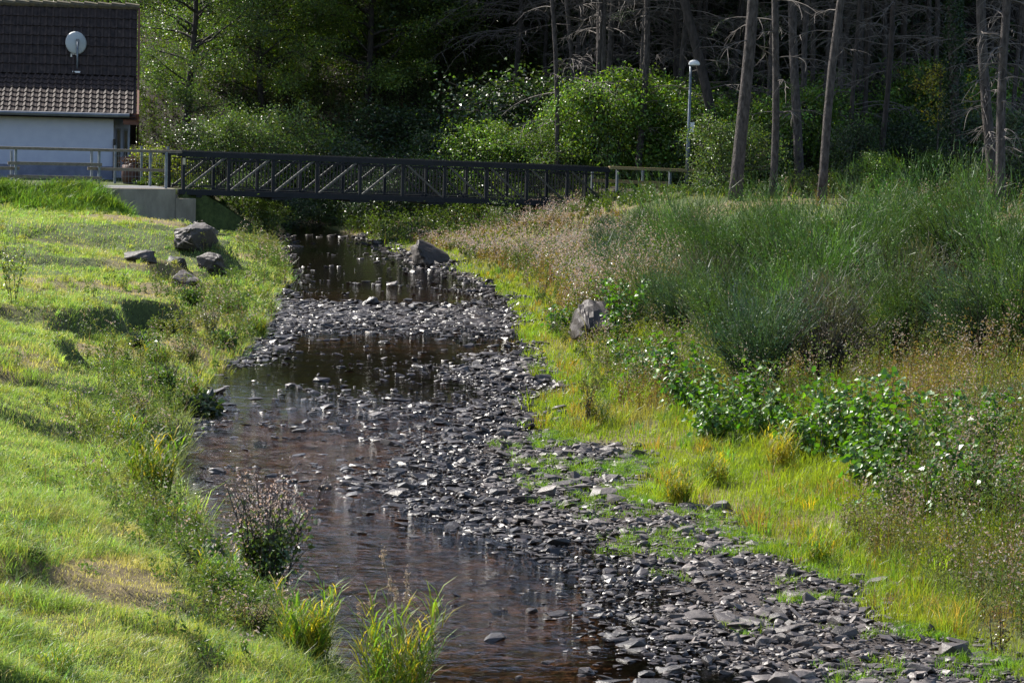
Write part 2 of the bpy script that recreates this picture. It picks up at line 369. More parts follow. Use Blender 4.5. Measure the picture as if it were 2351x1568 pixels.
# ground sheet: fine near the river, coarse to the horizon
def axis(parts): return np.unique(np.concatenate([np.arange(a, b, s) for a, b, s in parts]).round(4))
gx = axis([(-600, -60, 60), (-60, -24, 6), (-24, -12, 0.8), (-12, 8, 0.14), (8, 16, 0.5), (16, 60, 4), (60, 601, 60)])
gy = axis([(-100, 8, 12), (8, 14, 1), (14, 40, 0.14), (40, 80, 0.22), (80, 130, 1.5), (130, 420, 20)])
XX, YY = np.meshgrid(gx, gy); fx, fy = XX.ravel(), YY.ravel()
zz = Z(fx, fy); zz = np.minimum(zz, 21)
i = np.arange(len(gy) - 1)[:, None] * len(gx); j = np.arange(len(gx) - 1)[None]
F = np.stack([i + j, i + j + 1, i + j + 1 + len(gx), i + j + len(gx)], -1).reshape(-1, 4)
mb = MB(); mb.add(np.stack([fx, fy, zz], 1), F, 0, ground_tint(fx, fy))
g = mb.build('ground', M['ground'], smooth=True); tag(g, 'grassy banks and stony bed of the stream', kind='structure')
# water sheet
wy = np.arange(8, 82, 0.5); wx = np.linspace(0, 1, 15); V = []; T = []
for y in wy:
    a, b = float(xl(np.array(y))) - 0.6, float(xr(np.array(y))) + 0.4
    for t in wx:
        x = a + (b - a) * t; V.append((x, y, 0.0))
        r = 0.07 + 0.95 * math.exp(-((y - 27.5) / 4.2) ** 2) * (1 if x < -0.3 else 0.6) + 0.7 * math.exp(-((y - 45) / 2.2) ** 2) + 0.45 * math.exp(-((y - 20) / 2.0) ** 2) * (x < 0.6) + 0.15 * (y > 50)*math.exp(-((y - 53) / 2.2) ** 2)
        T.append((min(r, 1), 0, 0))
i = np.arange(len(wy) - 1)[:, None] * 15; j = np.arange(14)[None]
F = np.stack([i + j, i + j + 1, i + j + 16, i + j + 15], -1).reshape(-1, 4)
mb = MB(); mb.add(V, F, 0, T); o = mb.build('water', M['water']); tag(o, 'shallow brown stream water', kind='structure')

# ---------------------------------------------------------------- stones
def hull(pts):
    bm = bmesh.new()
    for p in pts: bm.verts.new(p)
    bmesh.ops.convex_hull(bm, input=bm.verts[:]); 
    for v in [v for v in bm.verts if not v.link_faces]: bm.verts.remove(v)
    bm.verts.index_update(); V = np.array([v.co[:] for v in bm.verts]); F = np.array([[v.index for v in f.verts] for f in bm.faces]); bm.free(); return V, F
STONE = []
for k in range(17):
    r = np.random.default_rng(100 + k); n = 15 if k < 14 else 30
    p = rdir(n, 0, r) * r.uniform(0.8, 1.0, (n, 1)); p[:, 2] = np.clip(p[:, 2], -0.62, 0.55 + 0.12 * r.random()) if k < 14 else p[:, 2]
    p *= np.array([1, r.uniform(0.55, 0.85), r.uniform(0.24, 0.46) if k < 14 else r.uniform(0.38, 0.5)])
    STONE.append(hull(p / np.abs(p).max() * 0.5))
def rotm(rx, ry, rz):
    cx, sx, cy, sy, cz, sz = np.cos(rx), np.sin(rx), np.cos(ry), np.sin(ry), np.cos(rz), np.sin(rz)
    return np.stack([np.stack([cz * cy, cz * sy * sx - sz * cx, cz * sy * cx + sz * sx], -1), np.stack([sz * cy, sz * sy * sx + cz * cx, sz * sy * cx - cz * sx], -1), np.stack([-sy, cy * sx, cy * cx], -1)], -2)
def stone_density(x, y):
    L, R, G = xl(y), xe(y), xg(y)
    d = np.where((x > G - 0.1) & (x < R + 0.25), 1.0, 0)
    d = np.where((x > R) , d * 0.4, d); d = d * (0.62 + 0.38 * sm((fbm(x, y, 1.6, 77, 3) - 0.32) / 0.25))
    inw = (x > L - 0.1) & (x <= G - 0.1)
    pat = sm((fbm(x, y, 0.9, 70, 3) - 0.52) / 0.1)
    dw = 0.012 + 0.12 * pat * sm((y - 24) / 3) * np.where((y > 33) & (y < 43), 0.35, 1) + 1.2 * np.exp(-((y - 46.5) / 2.3) ** 2) * (0.6 + 0.4 * pat) + 0.6 * np.exp(-((y - 53.5) / 1.7) ** 2) * pat + 0.16 * np.exp(-((y - 32) / 1.5) ** 2) * (x > L + 1.5)
    dw = dw + 0.9 * np.exp(-((x - L) / 0.35) ** 2) * (y > 37)
    d = d * np.where(y > 50, 0.4, 1); dw = dw * np.where(y > 50, 0.13, 1); dw = dw * np.where(y < 24, 0.28, 1) * np.where((y > 55), 0.5, 1)
    dw = dw + 0.45 * np.exp(-np.clip(G - x, 0, None) / 0.35) * (0.35 + 0.65 * pat)
    return np.where(inw, dw, d)
N = 230000
y = 15.5 + (74 - 15.5) * RNG.random(N) ** 1.3; a = xl(y) - 0.2; b = xr(y) + 1.3; x = a + (b - a) * RNG.random(N)
keep = RNG.random(N) < stone_density(x, y) * 0.72; x, y = x[keep], y[keep]; n = len(x)
size = np.exp(RNG.normal(math.log(0.039), 0.62, n)) * (1 + 0.018 * (y - 17)); size = np.clip(size, 0.022, 0.30)
tl = np.where((RNG.random(n) < 0.12) & (x > xg(y)), 0.5, 0.14); rx, ry, rz = RNG.normal(0, 1, n) * tl, RNG.normal(0, 1, n) * tl, RNG.normal(0, 0.5, n) + (RNG.random(n) < 0.3) * RNG.uniform(0, 3, n)
flat = RNG.uniform(0.6, 1.45, n); inw_ = x < xg(y) - 0.05; flat = np.where(inw_, flat * 0.72, flat); size = np.where(inw_, np.clip(size * 1.35, 0, 0.32), size); kind = RNG.integers(0, len(STONE), n)
zz = Z(x, y); wet = (x < xg(y) + 0.15 + (0.9 * sm((y - 21) / 4) + 0.5) * vnoise(x, y, 1.3, 44) * (0.6 + 0.8 * RNG.random(n)))
zb = np.where(x < xg(y) + 0.1, np.maximum(zz + size * 0.10, size * 0.015 + RNG.normal(0.0, 0.008, n)), zz + size * 0.12 + 0.012)
R = rotm(rx, ry, rz)
NI = 300; big = np.argsort(-(size / y))
ind = set(big[:NI].tolist())
mb = MB()
for k, (V, F) in enumerate(STONE):
    for slot in (0, 1):
        q = np.array([q for q in np.nonzero((kind == k) & (wet == bool(slot)))[0] if q not in ind])
        if len(q) == 0: continue
        S = np.stack([size[q], size[q], size[q] * flat[q]], 1)
        W = np.einsum('nij,nvj->nvi', R[q], V[None] * S[:, None]) + np.stack([x[q], y[q], zb[q]], 1)[:, None]
        FF = (F[None] + (np.arange(len(q)) * len(V))[:, None, None]).reshape(-1, F.shape[1])
        mb.add(W.reshape(-1, 3), FF, slot)
o = mb.build('gravel', [M['stone'], M['stone_wet']], tinted=False); tag(o, 'slaty gravel and cobbles covering the bar and breaking the water', 'gravel', kind='stuff')
smesh = {}
for k, (V, F) in enumerate(STONE):
    for slot, mt in ((0, 'stone'), (1, 'stone_wet')):
        mb = MB(); mb.add(V, F, 0); t = mb.build('slate_stone', M[mt], tinted=False); smesh[k, slot] = t.data; bpy.data.objects.remove(t)
for q in big[:NI]:
    o = bpy.data.objects.new('slate_stone', smesh[int(kind[q]), int(wet[q])]); COL.objects.link(o)
    o.location = (x[q], y[q], zb[q]); o.rotation_euler = (rx[q], ry[q], rz[q]); o.scale = (size[q], size[q], size[q] * flat[q])
    if wet[q]: tag(o, 'dark wet slate stone in or beside the shallow water', 'stone', 'wet stones of the stream bed')
    else: tag(o, 'flat grey slate stone lying on the dry gravel bar', 'stone', 'flat stones on the gravel bar')

def boulder(name, label, px, py, z0, dims, rz=0.0, tilt=(0, 0), seed=1, mat='boulder', npt=17, cut=0.8, rough=0.09):
    """angular weathered block; px,py = middle of its foot"""
    r = np.random.default_rng(seed); p = rdir(npt, 0, r); p = np.clip(p, -cut, cut) * r.uniform(0.85, 1, (npt, 1))
    V, F = hull(p / np.abs(p).max() * 0.5)
    bm = bmesh.new(); vs = [bm.verts.new(v) for v in V]; [bm.faces.new([vs[i] for i in f]) for f in F]
    bmesh.ops.bevel(bm, geom=bm.edges[:], offset=0.02, segments=1, affect='EDGES')
    bmesh.ops.triangulate(bm, faces=bm.faces[:]); bmesh.ops.subdivide_edges(bm, edges=bm.edges[:], cuts=4, use_grid_fill=True)
    for v in bm.verts:
        c = v.co; nn = vnoise(c.x * 5 + seed, c.y * 5 + c.z * 3, 1) + 0.5 * vnoise(c.x * 13, c.z * 13 + c.y * 5, 1, seed) - 0.75
        lay = 0.9 * (vnoise(c.z * 11 + c.x * 3, 3.3, 1, seed) - 0.5) + 0.5 * (vnoise(c.x * 25, c.y * 25 + c.z * 19, 1, seed) - 0.5)
        v.co = c * (1 + rough * (2 * nn + lay))
        v.co = Vector((v.co.x * dims[0], v.co.y * dims[1], v.co.z * dims[2]))
    me = bpy.data.meshes.new(name); bm.to_mesh(me); bm.free(); me.materials.append(M[mat])
    o = bpy.data.objects.new(name, me); COL.objects.link(o)
    p = atZ(px, py, z0); p = Vector((p.x, p.y + dims[1] * 0.3, float(Z(p.x, p.y + dims[1] * 0.3))))
    o.location = p + Vector((0, 0, dims[2] * (0.26 if 'heap' in label or 'lawn' in label else 0.30))); o.rotation_euler = (tilt[0], tilt[1], rz)
    tag(o, label, 'boulder'); return o
boulder('boulder', 'tall brown-grey boulder with a shadowed face at the foot of the broom bushes', 1357, 770, 0.25, (0.66, 1.4, 0.85), 0.15, (0.05, 0), 3)
boulder('boulder', 'smaller layered boulder right behind the tall one below the broom', 1352, 690, 0.3, (0.55, 0.9, 0.5), 0.3, (0.1, 0), 4)
boulder('boulder', 'big sloping grey slab leaning on the right bank before the bridge', 985, 600, 0.1, (0.95, 1.5, 1.05), 0.2, (0.1, -0.5), 5)
boulder('boulder', 'low grey slab lying at the water below the big sloping slab', 940, 603, 0.0, (0.7, 1.0, 0.28), 0.4, (0, -0.2), 6)
boulder('boulder', 'small dark block capped with green beside the sloping slab', 1010, 612, 0.0, (0.35, 0.4, 0.22), 0.1, (0, 0), 7)
boulder('boulder', 'large dark boulder below the concrete wing wall, topmost of the heap', 446, 604, 0.45, (0.85, 1.2, 0.68), -0.2, (0, 0.1), 8)
boulder('boulder', 'broad brown boulder with a flat sunlit top left of the heap', 398, 622, 0.5, (0.85, 1.2, 0.40), 0.3, (0, 0.15), 9)
boulder('boulder', 'dark block half sunk at the foot of the abutment corner', 462, 575, 0.3, (0.7, 1.0, 0.6), 0.4, (0, 0.2), 41)
boulder('boulder', 'dark boulder right of the topmost one on the shaded bank, part of the heap', 490, 600, 0.3, (0.75, 1.0, 0.7), 0.1, (0, 0.3), 42)
boulder('boulder', 'dark boulder lowest on the shaded bank right of the heap', 478, 640, 0.3, (0.7, 0.9, 0.55), 0.7, (0, 0.1), 43)
boulder('boulder', 'grey boulder in the weeds, lowest of the heap by the wing wall', 412, 660, 0.3, (0.65, 0.8, 0.40), 0.5, (0.1, 0), 10)
boulder('boulder', 'dark flat-lying boulder sunk into the lawn under the heap', 320, 645, 0.45, (0.7, 0.6, 0.3), 0.1, (0, 0.05), 11)
boulder('boulder', 'small pale stone poking out of the lawn furthest from the stream', 203, 615, 0.5, (0.42, 0.6, 0.2), 0.3, (0, -0.2), 12)
boulder('boulder', 'thin dark ledge of rock in the grass under the upper boulders', 370, 695, 0.35, (0.35, 0.4, 0.3), 0.3, (0, 0), 13)
boulder('boulder', 'upright pointed dark stone at the head of the stony riffle', 852, 702, 0.0, (0.42, 0.3, 0.36), 0.2, (0.1, -0.5), 14, 'stone_wet')
boulder('boulder', 'rounded pale stone left of the pointed one in the riffle', 753, 708, 0.0, (0.28, 0.25, 0.24), 0.6, (0, 0), 15)
boulder('boulder', 'broad pale block in the water right of the pointed stone', 1010, 716, 0.0, (0.5, 0.4, 0.2), 0.1, (0, 0), 16)
boulder('boulder', 'long dark block on the right edge of the riffle', 1095, 742, 0.0, (0.72, 0.5, 0.22), 0.1, (0, 0), 17, 'stone_wet')
boulder('boulder', 'wedge-shaped grey stone in front of the long dark block', 1068, 768, 0.0, (0.4, 0.35, 0.26), -0.2, (0, 0.2), 18)
boulder('boulder', 'big low grey stone with a flat top midway along the riffle', 765, 958, 0.0, (0.36, 0.4, 0.16), 0.1, (0, 0), 19)
boulder('boulder', 'round wet stone alone near the dark-leaved plant', 597, 991, 0.0, (0.2, 0.2, 0.12), 0.1, (0, 0), 20, 'stone_wet')
boulder('boulder', 'smooth pale oval stone in the brown pool', 1142, 1362, -0.02, (0.19, 0.16, 0.10), 0, (0, 0), 21)
boulder('boulder', 'dark angular stone behind the pale oval one at the edge of the bar', 1218, 1340, -0.02, (0.17, 0.16, 0.15), 0.2, (0, 0), 22, 'stone_wet')
boulder('boulder', 'dark flat stone next to the angular one at the edge of the bar', 1198, 1315, -0.02, (0.19, 0.16, 0.10), 0.2, (0.1, 0.1), 23, 'stone_wet')
boulder('boulder', 'grey tilted slab half hidden behind the seeding shrub by the left bank', 550, 1345, -0.02, (0.28, 0.26, 0.10), 0.1, (0.12, 0.1), 24)
boulder('boulder', 'pale washed stone in the fast water beside the seeding shrub', 730, 1326, -0.03, (0.17, 0.13, 0.07), 0.1, (0, 0), 25)
boulder('boulder', 'flat dark stone in the pool above the right reed clump', 1018, 1412, -0.03, (0.19, 0.12, 0.07), 0.0, (0, 0), 26, 'stone_wet')
boulder('boulder', 'dark pointed stone standing on the gravel bar above the lower edge', 1490+0, 1300, 0.0, (0.16, 0.14, 0.13), 0.2, (0, 0), 27)
boulder('boulder', 'dark steep stone standing on the gravel near the lower edge', 1845, 1500, 0.0, (0.17, 0.14, 0.14), 0.5, (0, 0.1), 28)
boulder('boulder', 'squat grey stone left of the steep one near the lower edge', 1690, 1480, 0.0, (0.15, 0.13, 0.12), 0.9, (0, 0), 29)
boulder('boulder', 'pale round stone by the slabs with its reflection in the calm pool', 905, 585, 0.0, (0.15, 0.15, 0.16), 0, (0, 0), 30)
boulder('boulder', 'thin flat stone at the foot of the left lawn by the calm pool', 498, 862, 0.0, (0.24, 0.16, 0.05), 0, (0, 0), 31)

# ---------------------------------------------------------------- footbridge
def bp(t, z=0.0, off=0.0):
    """t along near truss 0..1, z above the lower chord's foot line, off away from the camera"""
    p = BL.lerp(BR, t); return Vector((p.x, p.y, p.z)) + NH * off + Vector((0, 0, z))
BH = ((BLt.z - BLb.z) + (BRt.z - BRb.z)) / 2
BW = 1.48
root = empty('footbridge', bp(0)); tag(root, 'dark grey steel truss footbridge spanning the stream', 'footbridge')
def bpart(mb, name, mat, parent=None):
    o = mb.build(name, mat, tinted=False); o.parent = parent or root; o.matrix_parent_inverse = Matrix.Translation(-Vector(root.location)); return o
for off in (0.0, BW):
    e0 = -0.035 if off == 0 else -0.035
    mb = MB(); mb.bar(bp(-0.014, BH - 0.075, off), bp(1.006, BH - 0.075, off), 0.12, 0.15); tc = bpart(mb, 'top_chord', M['steel_dark'])
    mb = MB(); mb.bar(bp(-0.012, 0.075, off), bp(1.0, 0.075, off), 0.12, 0.15); bpart(mb, 'bottom_chord', M['steel_dark'])
    for k in range(11):
        mb = MB(); mb.bar(bp(k / 10, 0.152, off), bp(k / 10, BH - 0.152, off), 0.075, 0.085, up=UH); bpart(mb, 'truss_post', M['steel_dark'])
    for k in range(10):
        a, b = ((k, k + 1) if k < 5 else (k + 1, k))
        mb = MB(); A = bp((a + (0.06 if k < 5 else -0.06)) / 10, 0.16, off); B = bp((b - (0.10 if k < 5 else -0.10)) / 10, BH - 0.16, off)
        mb.bar(A, B, 0.05, 0.055, up=NH.cross(B - A)); bpart(mb, 'diagonal_brace', M['steel_brace'])
    ins = 0.085 if off == 0 else -0.085
    for k in range(10):
        mb = MB(); t0, t1 = (k + 0.05) / 10, (k + 0.95) / 10
        mb.bar(bp(t0, BH - 0.22, off + ins), bp(t1, BH - 0.22, off + ins), 0.03, 0.035); mb.bar(bp(t0, 0.22, off + ins), bp(t1, 0.22, off + ins), 0.03, 0.035)
        for q in range(11):
            tt = t0 + (t1 - t0) * (q + 0.5) / 11; mb.bar(bp(tt, 0.238, off + ins), bp(tt, BH - 0.238, off + ins), 0.016, 0.016, up=UH)
        bpart(mb, 'baluster_panel', M['steel_dark'])
mb = MB(); mb.bar(bp(-0.01, 0.08, BW / 2), bp(1.0, 0.08, BW / 2), BW - 0.13, 0.05); bpart(mb, 'deck', M['steel_dark'])
for k in range(0, 6):
    t = (0.10 + k * 0.17) if k else 0.06
    mb = MB(); mb.bar(bp(0.04 + 0.18 * k, -0.035, -0.03), bp(0.04 + 0.18 * k, -0.035, BW + 0.03), 0.6 if k else 0.3, 0.06, up=(0, 0, 1)); bpart(mb, 'cross_beam', M['steel_dark'])
mb = MB(); c = bp(0.0, BH - 0.28, -0.052); mb.bar(c - Vector((0, 0, .09)), c + Vector((0, 0, .09)), 0.012, 0.07, up=UH); bpart(mb, 'plate', mottled('plate', (0.5, 0.42, 0.3), (0.6, 0.5, 0.36), 3, 0.5, 0))

# abutments and approach path
def frame_obj(name, label, cat, mb, mat, kind=None):
    o = mb.build(name, mat, tinted=False); tag(o, label, cat, kind=kind); return o
def bl(al, dn, z): return BL + UH * al - NH * dn + Vector((0, 0, z - BL.z))
rootA = empty('bridge_abutment', bl(-1.3, 0, 0)); tag(rootA, 'grey-brown concrete abutment and wing wall under the left bridge end', 'abutment')
def child_world(mb, name, mat, par):
    o = mb.build(name, mat, tinted=False); o.parent = par; o.matrix_parent_inverse = Matrix.Translation(-Vector(par.location)); return o
mb = MB(); mb.bar(bl(-2.45, -0.75, 0.32), bl(-0.30, -0.75, 0.32), 2.1, 2 * (DECK_L - 0.32)); child_world(mb, 'wing_wall', M['concrete'], rootA)
mb = MB(); mb.bar(bl(-0.297, -0.75, 0.25), bl(0.27, -0.75, 0.25), 2.16, 2 * (BL.z - 0.10 - 0.25)); mb.bar(bl(-0.297, -0.75, BL.z - 0.048), bl(0.1, -0.75, BL.z - 0.048), 1.5, 0.1); child_world(mb, 'bearing_block', M['concrete'], rootA)
mb = MB(); mb.bar(bl(12.75, -0.4, BR.z - 0.55), bl(13.0, -0.4, BR.z - 0.55), 0.9, 0.9)
mb2 = MB(); c = atY(1326, 497, YR - 0.15); mb2.box((c.x, c.y, c.z), (0.22, 0.25, 0.62)); c2 = atY(1345, 488, YR + 0.1); mb2.box((c2.x + .12, c2.y + 0.3, c2.z), (0.5, 0.5, 0.34)); 
o = frame_obj('bridge_pier', 'pale concrete stub carrying the right bridge end in the weeds', 'pier', mb2, mottled('concrete_pale', (0.5, 0.42, 0.33), (0.62, 0.54, 0.44), 4, 0.85, 0.2, 0.01))
mb = MB(); mb.bar(bl(-40, -0.9, DECK_L - 0.03), bl(-0.35, -0.9, DECK_L - 0.03), 1.7, 0.07); o = frame_obj('path', 'grey footpath leading onto the bridge', None, mb, M['asphalt'], 'structure')
mb = MB(); mb.bar(bl(13.2, -0.75, BR.z + 0.1), bl(24, -0.75, BR.z + 0.3), 1.6, 0.07); o = frame_obj('path', 'grey footpath leaving the bridge at the right', None, mb, M['asphalt'], 'structure')

def fence_pt(px, py, off=0.0):
    """point in the upright plane of the near truss (pushed away by off)"""
    d = ray(px, py); o0 = Vector((0, 0, CAM_Z)); base = BL + NH * off
    t = ((base - o0).dot(NH)) / d.dot(NH); return o0 + d * t
# left handrail fence (near side)
fz = empty('railing_fence', bl(-3, 0, DECK_L)); tag(fz, 'grey timber railing on galvanised posts in front of the white house', 'railing')
k1 = 2351 / 2420 / 3.136
def zp(x, y, off=0.0): return fence_pt(x * k1, y * k1, off)
for x, y0, y1 in ((117, 1110, 1400), (735, 1118, 1410), (1232, 1128, 1580)):
    mb = MB(); a = zp(x, y0, -0.10 if x > 1200 else 0.03); b = zp(x - 3, y1, -0.10 if x > 1200 else 0.03); b.x = a.x; b.y = a.y; mb.bar(b, a, 0.08, 0.06, up=UH); child_world(mb, 'post', M['galv'], fz)
mb = MB(); mb.bar(zp(-900, 1075, -0.03), zp(1345, 1128, -0.03), 0.14, 0.075); child_world(mb, 'top_rail', M['wood_grey'], fz)
for x0, y0, x1, y1 in ((58, 1210, 755, 1222), (58, 1308, 755, 1322), (-900, 1232, 145, 1250), (650, 1250, 1215, 1266), (-900, 1330, 145, 1352)):
    mb = MB(); mb.bar(zp(x0, y0, -0.045 if y0 in (1210, 1308) else 0.075), zp(x1, y1, -0.045 if y0 in (1210, 1308) else 0.075), 0.05, 0.085); child_world(mb, 'rail', M['wood_grey'], fz)
fz = empty('railing_fence', bl(-3, -1.5, DECK_L)); tag(fz, 'second timber railing along the house side of the footpath', 'railing')
for x in (85, 680, 1115):
    mb = MB(); a = zp(x, 1118, 1.5); b = Vector((a.x, a.y, DECK_L - 0.1)); mb.bar(b, a, 0.08, 0.06, up=UH); child_world(mb, 'post', M['galv'], fz)
mb = MB(); mb.bar(zp(-900, 1078, 1.5), zp(1330, 1128, 1.5), 0.12, 0.07); child_world(mb, 'top_rail', M['wood_grey'], fz)
# right approach railings
k3 = 2351 / 2420 / 2.939
def z3(x, y, off=0.0): return fence_pt(900 * 2351 / 2420 + x * k3, 320 * 2351 / 2420 + y * k3, off)
fz = empty('railing_fence', z3(1800, 400)); tag(fz, 'yellowish timber railing between the bridge and the lamp post', 'railing')
for x in (1643, 2010):
    mb = MB(); a = z3(x, 235, 0.03); b = Vector((a.x, a.y, a.z - 1.25)); mb.bar(b, a, 0.08, 0.06, up=UH); child_world(mb, 'post', M['galv'], fz)
mb = MB(); mb.bar(z3(1585, 225, -0.03), z3(2190, 248, -0.03), 0.14, 0.085); child_world(mb, 'top_rail', M['wood_tan'], fz)
mb = MB(); mb.bar(z3(1820, 355, -0.03), z3(2190, 370, -0.03), 0.05, 0.10); child_world(mb, 'rail', M['wood_tan'], fz)
fz = empty('railing_fence', z3(1800, 400, 1.5)); tag(fz, 'lower far railing behind the yellowish one, half hidden by weeds', 'railing')
for x in (1470, 1820, 2130):
    mb = MB(); a = z3(x, 240, 1.5); b = Vector((a.x, a.y, a.z - 1.3)); mb.bar(b, a, 0.08, 0.06, up=UH); child_world(mb, 'post', M['galv'], fz)
mb = MB(); mb.bar(z3(1470, 315, 1.45), z3(2010, 336, 1.45), 0.05, 0.10); child_world(mb, 'rail', M['wood_tan'], fz)
mb = MB(); mb.bar(z3(1470, 405, 1.45), z3(2010, 428, 1.45), 0.05, 0.10); child_world(mb, 'rail', M['wood_tan'], fz)

# street lamp
LYY = 74.5
lt = atY(1586, 152, LYY); lb = atY(1581, 470, LYY); lb = Vector((lt.x, lt.y, float(Z(lt.x, lt.y))))
lamp = empty('street_lamp', lb); tag(lamp, 'slim grey lamp post with a flat white head by the path end', 'street lamp')
mb = MB(); zs = [0, 1.6, 1.65, lt.z - lb.z]; mb.tube([(0, 0, z) for z in zs], [0.065, 0.06, 0.045, 0.038], 12); mb.build('pole', M['galv'], lamp, True, False)
mb = MB(); mb.tube([(-0.02, 0, lt.z - lb.z - 0.02), (0.12, -0.02, lt.z - lb.z + 0.03)], 0.03, 8); mb.build('arm', M['galv'], lamp, True, False)
bm = bmesh.new(); bmesh.ops.create_uvsphere(bm, u_segments=20, v_segments=12, radius=0.5)
for v in bm.verts:
    v.co.z = max(v.co.z, -0.18); v.co = Vector((v.co.x * 0.34, v.co.y * 0.22, v.co.z * 0.24))
me = bpy.data.meshes.new('lamp_head'); bm.to_mesh(me); bm.free(); me.materials.append(M['white'])
o = bpy.data.objects.new('lamp_head', me); COL.objects.link(o); o.parent = lamp; o.location = (0.10, 0, lt.z - lb.z + 0.06)
mb = MB(); mb.box((0.10, -0.05, 1.9), (0.12, 0.06, 0.3)); mb.build('box', M['white'], lamp, False, False)

# ---------------------------------------------------------------- house
HY = 75.0; hc = atY(259, 425, HY); hz0 = DECK_L - 0.03
house = empty('house', (hc.x, hc.y, hz0), math.radians(8.6)); tag(house, 'white rendered house with a steep dark tiled roof', 'house')
gut = atY(259, 262, HY).z - hz0                                  # eaves height above the yard
HW = 9.0; HD = 6.2
def hpart(mb, name, mat, par=None, smooth=False): return mb.build(name, mat, par or house, smooth, False)
mb = MB(); mb.box((-HW / 2, HD / 2, gut / 2 + 0.2), (HW, HD, gut - 0.4 + 0.0)); mb.box((0.16, 3.6, gut / 2 + 0.1), (0.62, 3.2, gut + 0.2)); 
ru, rl = math.radians(63), math.radians(25); RUN1, RISE2 = 2.45, 2.15
y1 = -0.45; zb0 = gut - 0.02; yk = y1 + RUN1; zk = zb0 + RUN1 * math.tan(rl); yr = yk + RISE2 / math.tan(ru); zr_ = zk + RISE2
# gable infill
G = [(0, 0.0, gut - 0.05), (0, HD, gut - 0.05), (0, yr + 1.5, zr_ - 1.2), (0, yr, zr_ - 0.15), (0, yk, zk - 0.15)]
G1 = [(-0.02, y_, z_) for _, y_, z_ in G]; G2 = [(-0.3, y_, z_) for _, y_, z_ in G]
mb.add(G1 + G2, [[0, 1, 2, 3, 4]]); mb.add(G1 + G2, [[9, 8, 7, 6, 5]])
wall = hpart(mb, 'wall', M['render_wall'])
mb = MB(); mb.box((-HW / 2, HD / 2, 0.17), (HW + 0.03, HD + 0.03, 0.46)); hpart(mb, 'plinth', M['plinth'])
def tiles(mb, o0, run_dir, length, width, dy, tw):
    """wavy interlocking tiles: courses up the slope, rolls across"""
    nrow = int(length / dy); ncol = int(width / tw); seg = 6
    rd = Vector(run_dir).normalized(); nrm = Vector((0, -rd.z, rd.y)) if rd.y > 0 else Vector((0, rd.z, -rd.y))
    for r in range(nrow):
        xs = -width + np.arange(ncol * seg + 1) / seg * tw
        wv = 0.021 * np.cos(2 * np.pi * xs / tw) + 0.012 * np.cos(4 * np.pi * xs / tw + 1)
        lo = np.stack([xs, o0[1] + rd.y * r * dy + nrm.y * (wv + 0.035), o0[2] + rd.z * r * dy + nrm.z * (wv + 0.035)], 1)
        hi = np.stack([xs, o0[1] + rd.y * (r + 1.05) * dy + nrm.y * wv, o0[2] + rd.z * (r + 1.05) * dy + nrm.z * wv], 1)
        ft = lo - np.array([0, nrm.y, nrm.z]) * 0.05
        m = len(xs); V = np.concatenate([ft, lo, hi]); V[:, 0] += o0[0]; i = np.arange(m - 1)
        mb.add(V, np.concatenate([np.stack([i, i + 1, i + 1 + m, i + m], 1), np.stack([i + m, i + 1 + m, i + 1 + 2 * m, i + 2 * m], 1)]))
OVX = 0.72
mb = MB(); tiles(mb, (OVX - 0.1, y1, zb0 + 0.03), (0, math.cos(rl), math.sin(rl)), RUN1 / math.cos(rl), HW + OVX, 0.33, 0.215)
tiles(mb, (OVX - 0.02, yk - 0.02, zk + 0.03), (0, math.cos(ru), math.sin(ru)), RISE2 / math.sin(ru), HW + OVX, 0.33, 0.215)
bz = [(y1, zb0), (yk, zk), (yr, zr_), (yr + 4.5, zr_ - 4.2)]
for (a, za), (b, zb_) in zip(bz, bz[1:]):
    V = [(-HW, a, za - 0.05), (OVX - 0.06, a, za - 0.05), (OVX - 0.06, b, zb_ - 0.05), (-HW, b, zb_ - 0.05)]; mb.add(V, [[0, 1, 2, 3]])
    V2 = [(p[0], p[1], p[2] - 0.08) for p in V]; mb.add(V2, [[3, 2, 1, 0]])
roof = hpart(mb, 'roof', M['tile'])
mb = MB()
for k in range(22):
    xx = OVX - 0.42 * k; mb.tube([(xx, yr, zr_ + 0.02), (xx - 0.44, yr, zr_ + 0.055)], [0.10, 0.12], 8)
hpart(mb, 'ridge_cap', M['ridge'], roof)
mb = MB(); mb.tube([(-HW, y1 - 0.06, zb0 - 0.02), (OVX - 0.25, y1 - 0.06, zb0 - 0.02)], 0.065, 8); hpart(mb, 'gutter', M['zinc'])
mb = MB()
for (a, za), (b, zb_) in zip(bz[:3], bz[1:3] + [bz[3]]):
    mb.bar((OVX, a, za - 0.08), (OVX, b, zb_ - 0.08), 0.06, 0.26)
mb.box((OVX - 0.2, y1 + 1.2, zb0 - 0.12), (0.46, 2.2, 0.34))
hpart(mb, 'verge_board', M['wood_brown'])
mb = MB(); mb.tube([(0.03, -0.07, 0.05), (0.03, -0.07, gut * 0.62)], 0.04, 8); hpart(mb, 'downpipe', M['glass'])
for xx in (0.14, 0.36):
    mb = MB(); mb.box((xx, 1.985, gut * 0.45), (0.13, 0.06, 1.25)); wf = hpart(mb, 'window', M['zinc'])
    mb = MB(); mb.box((xx, 1.965, gut * 0.45), (0.08, 0.04, 1.12)); hpart(mb, 'pane', M['glass'], wf)
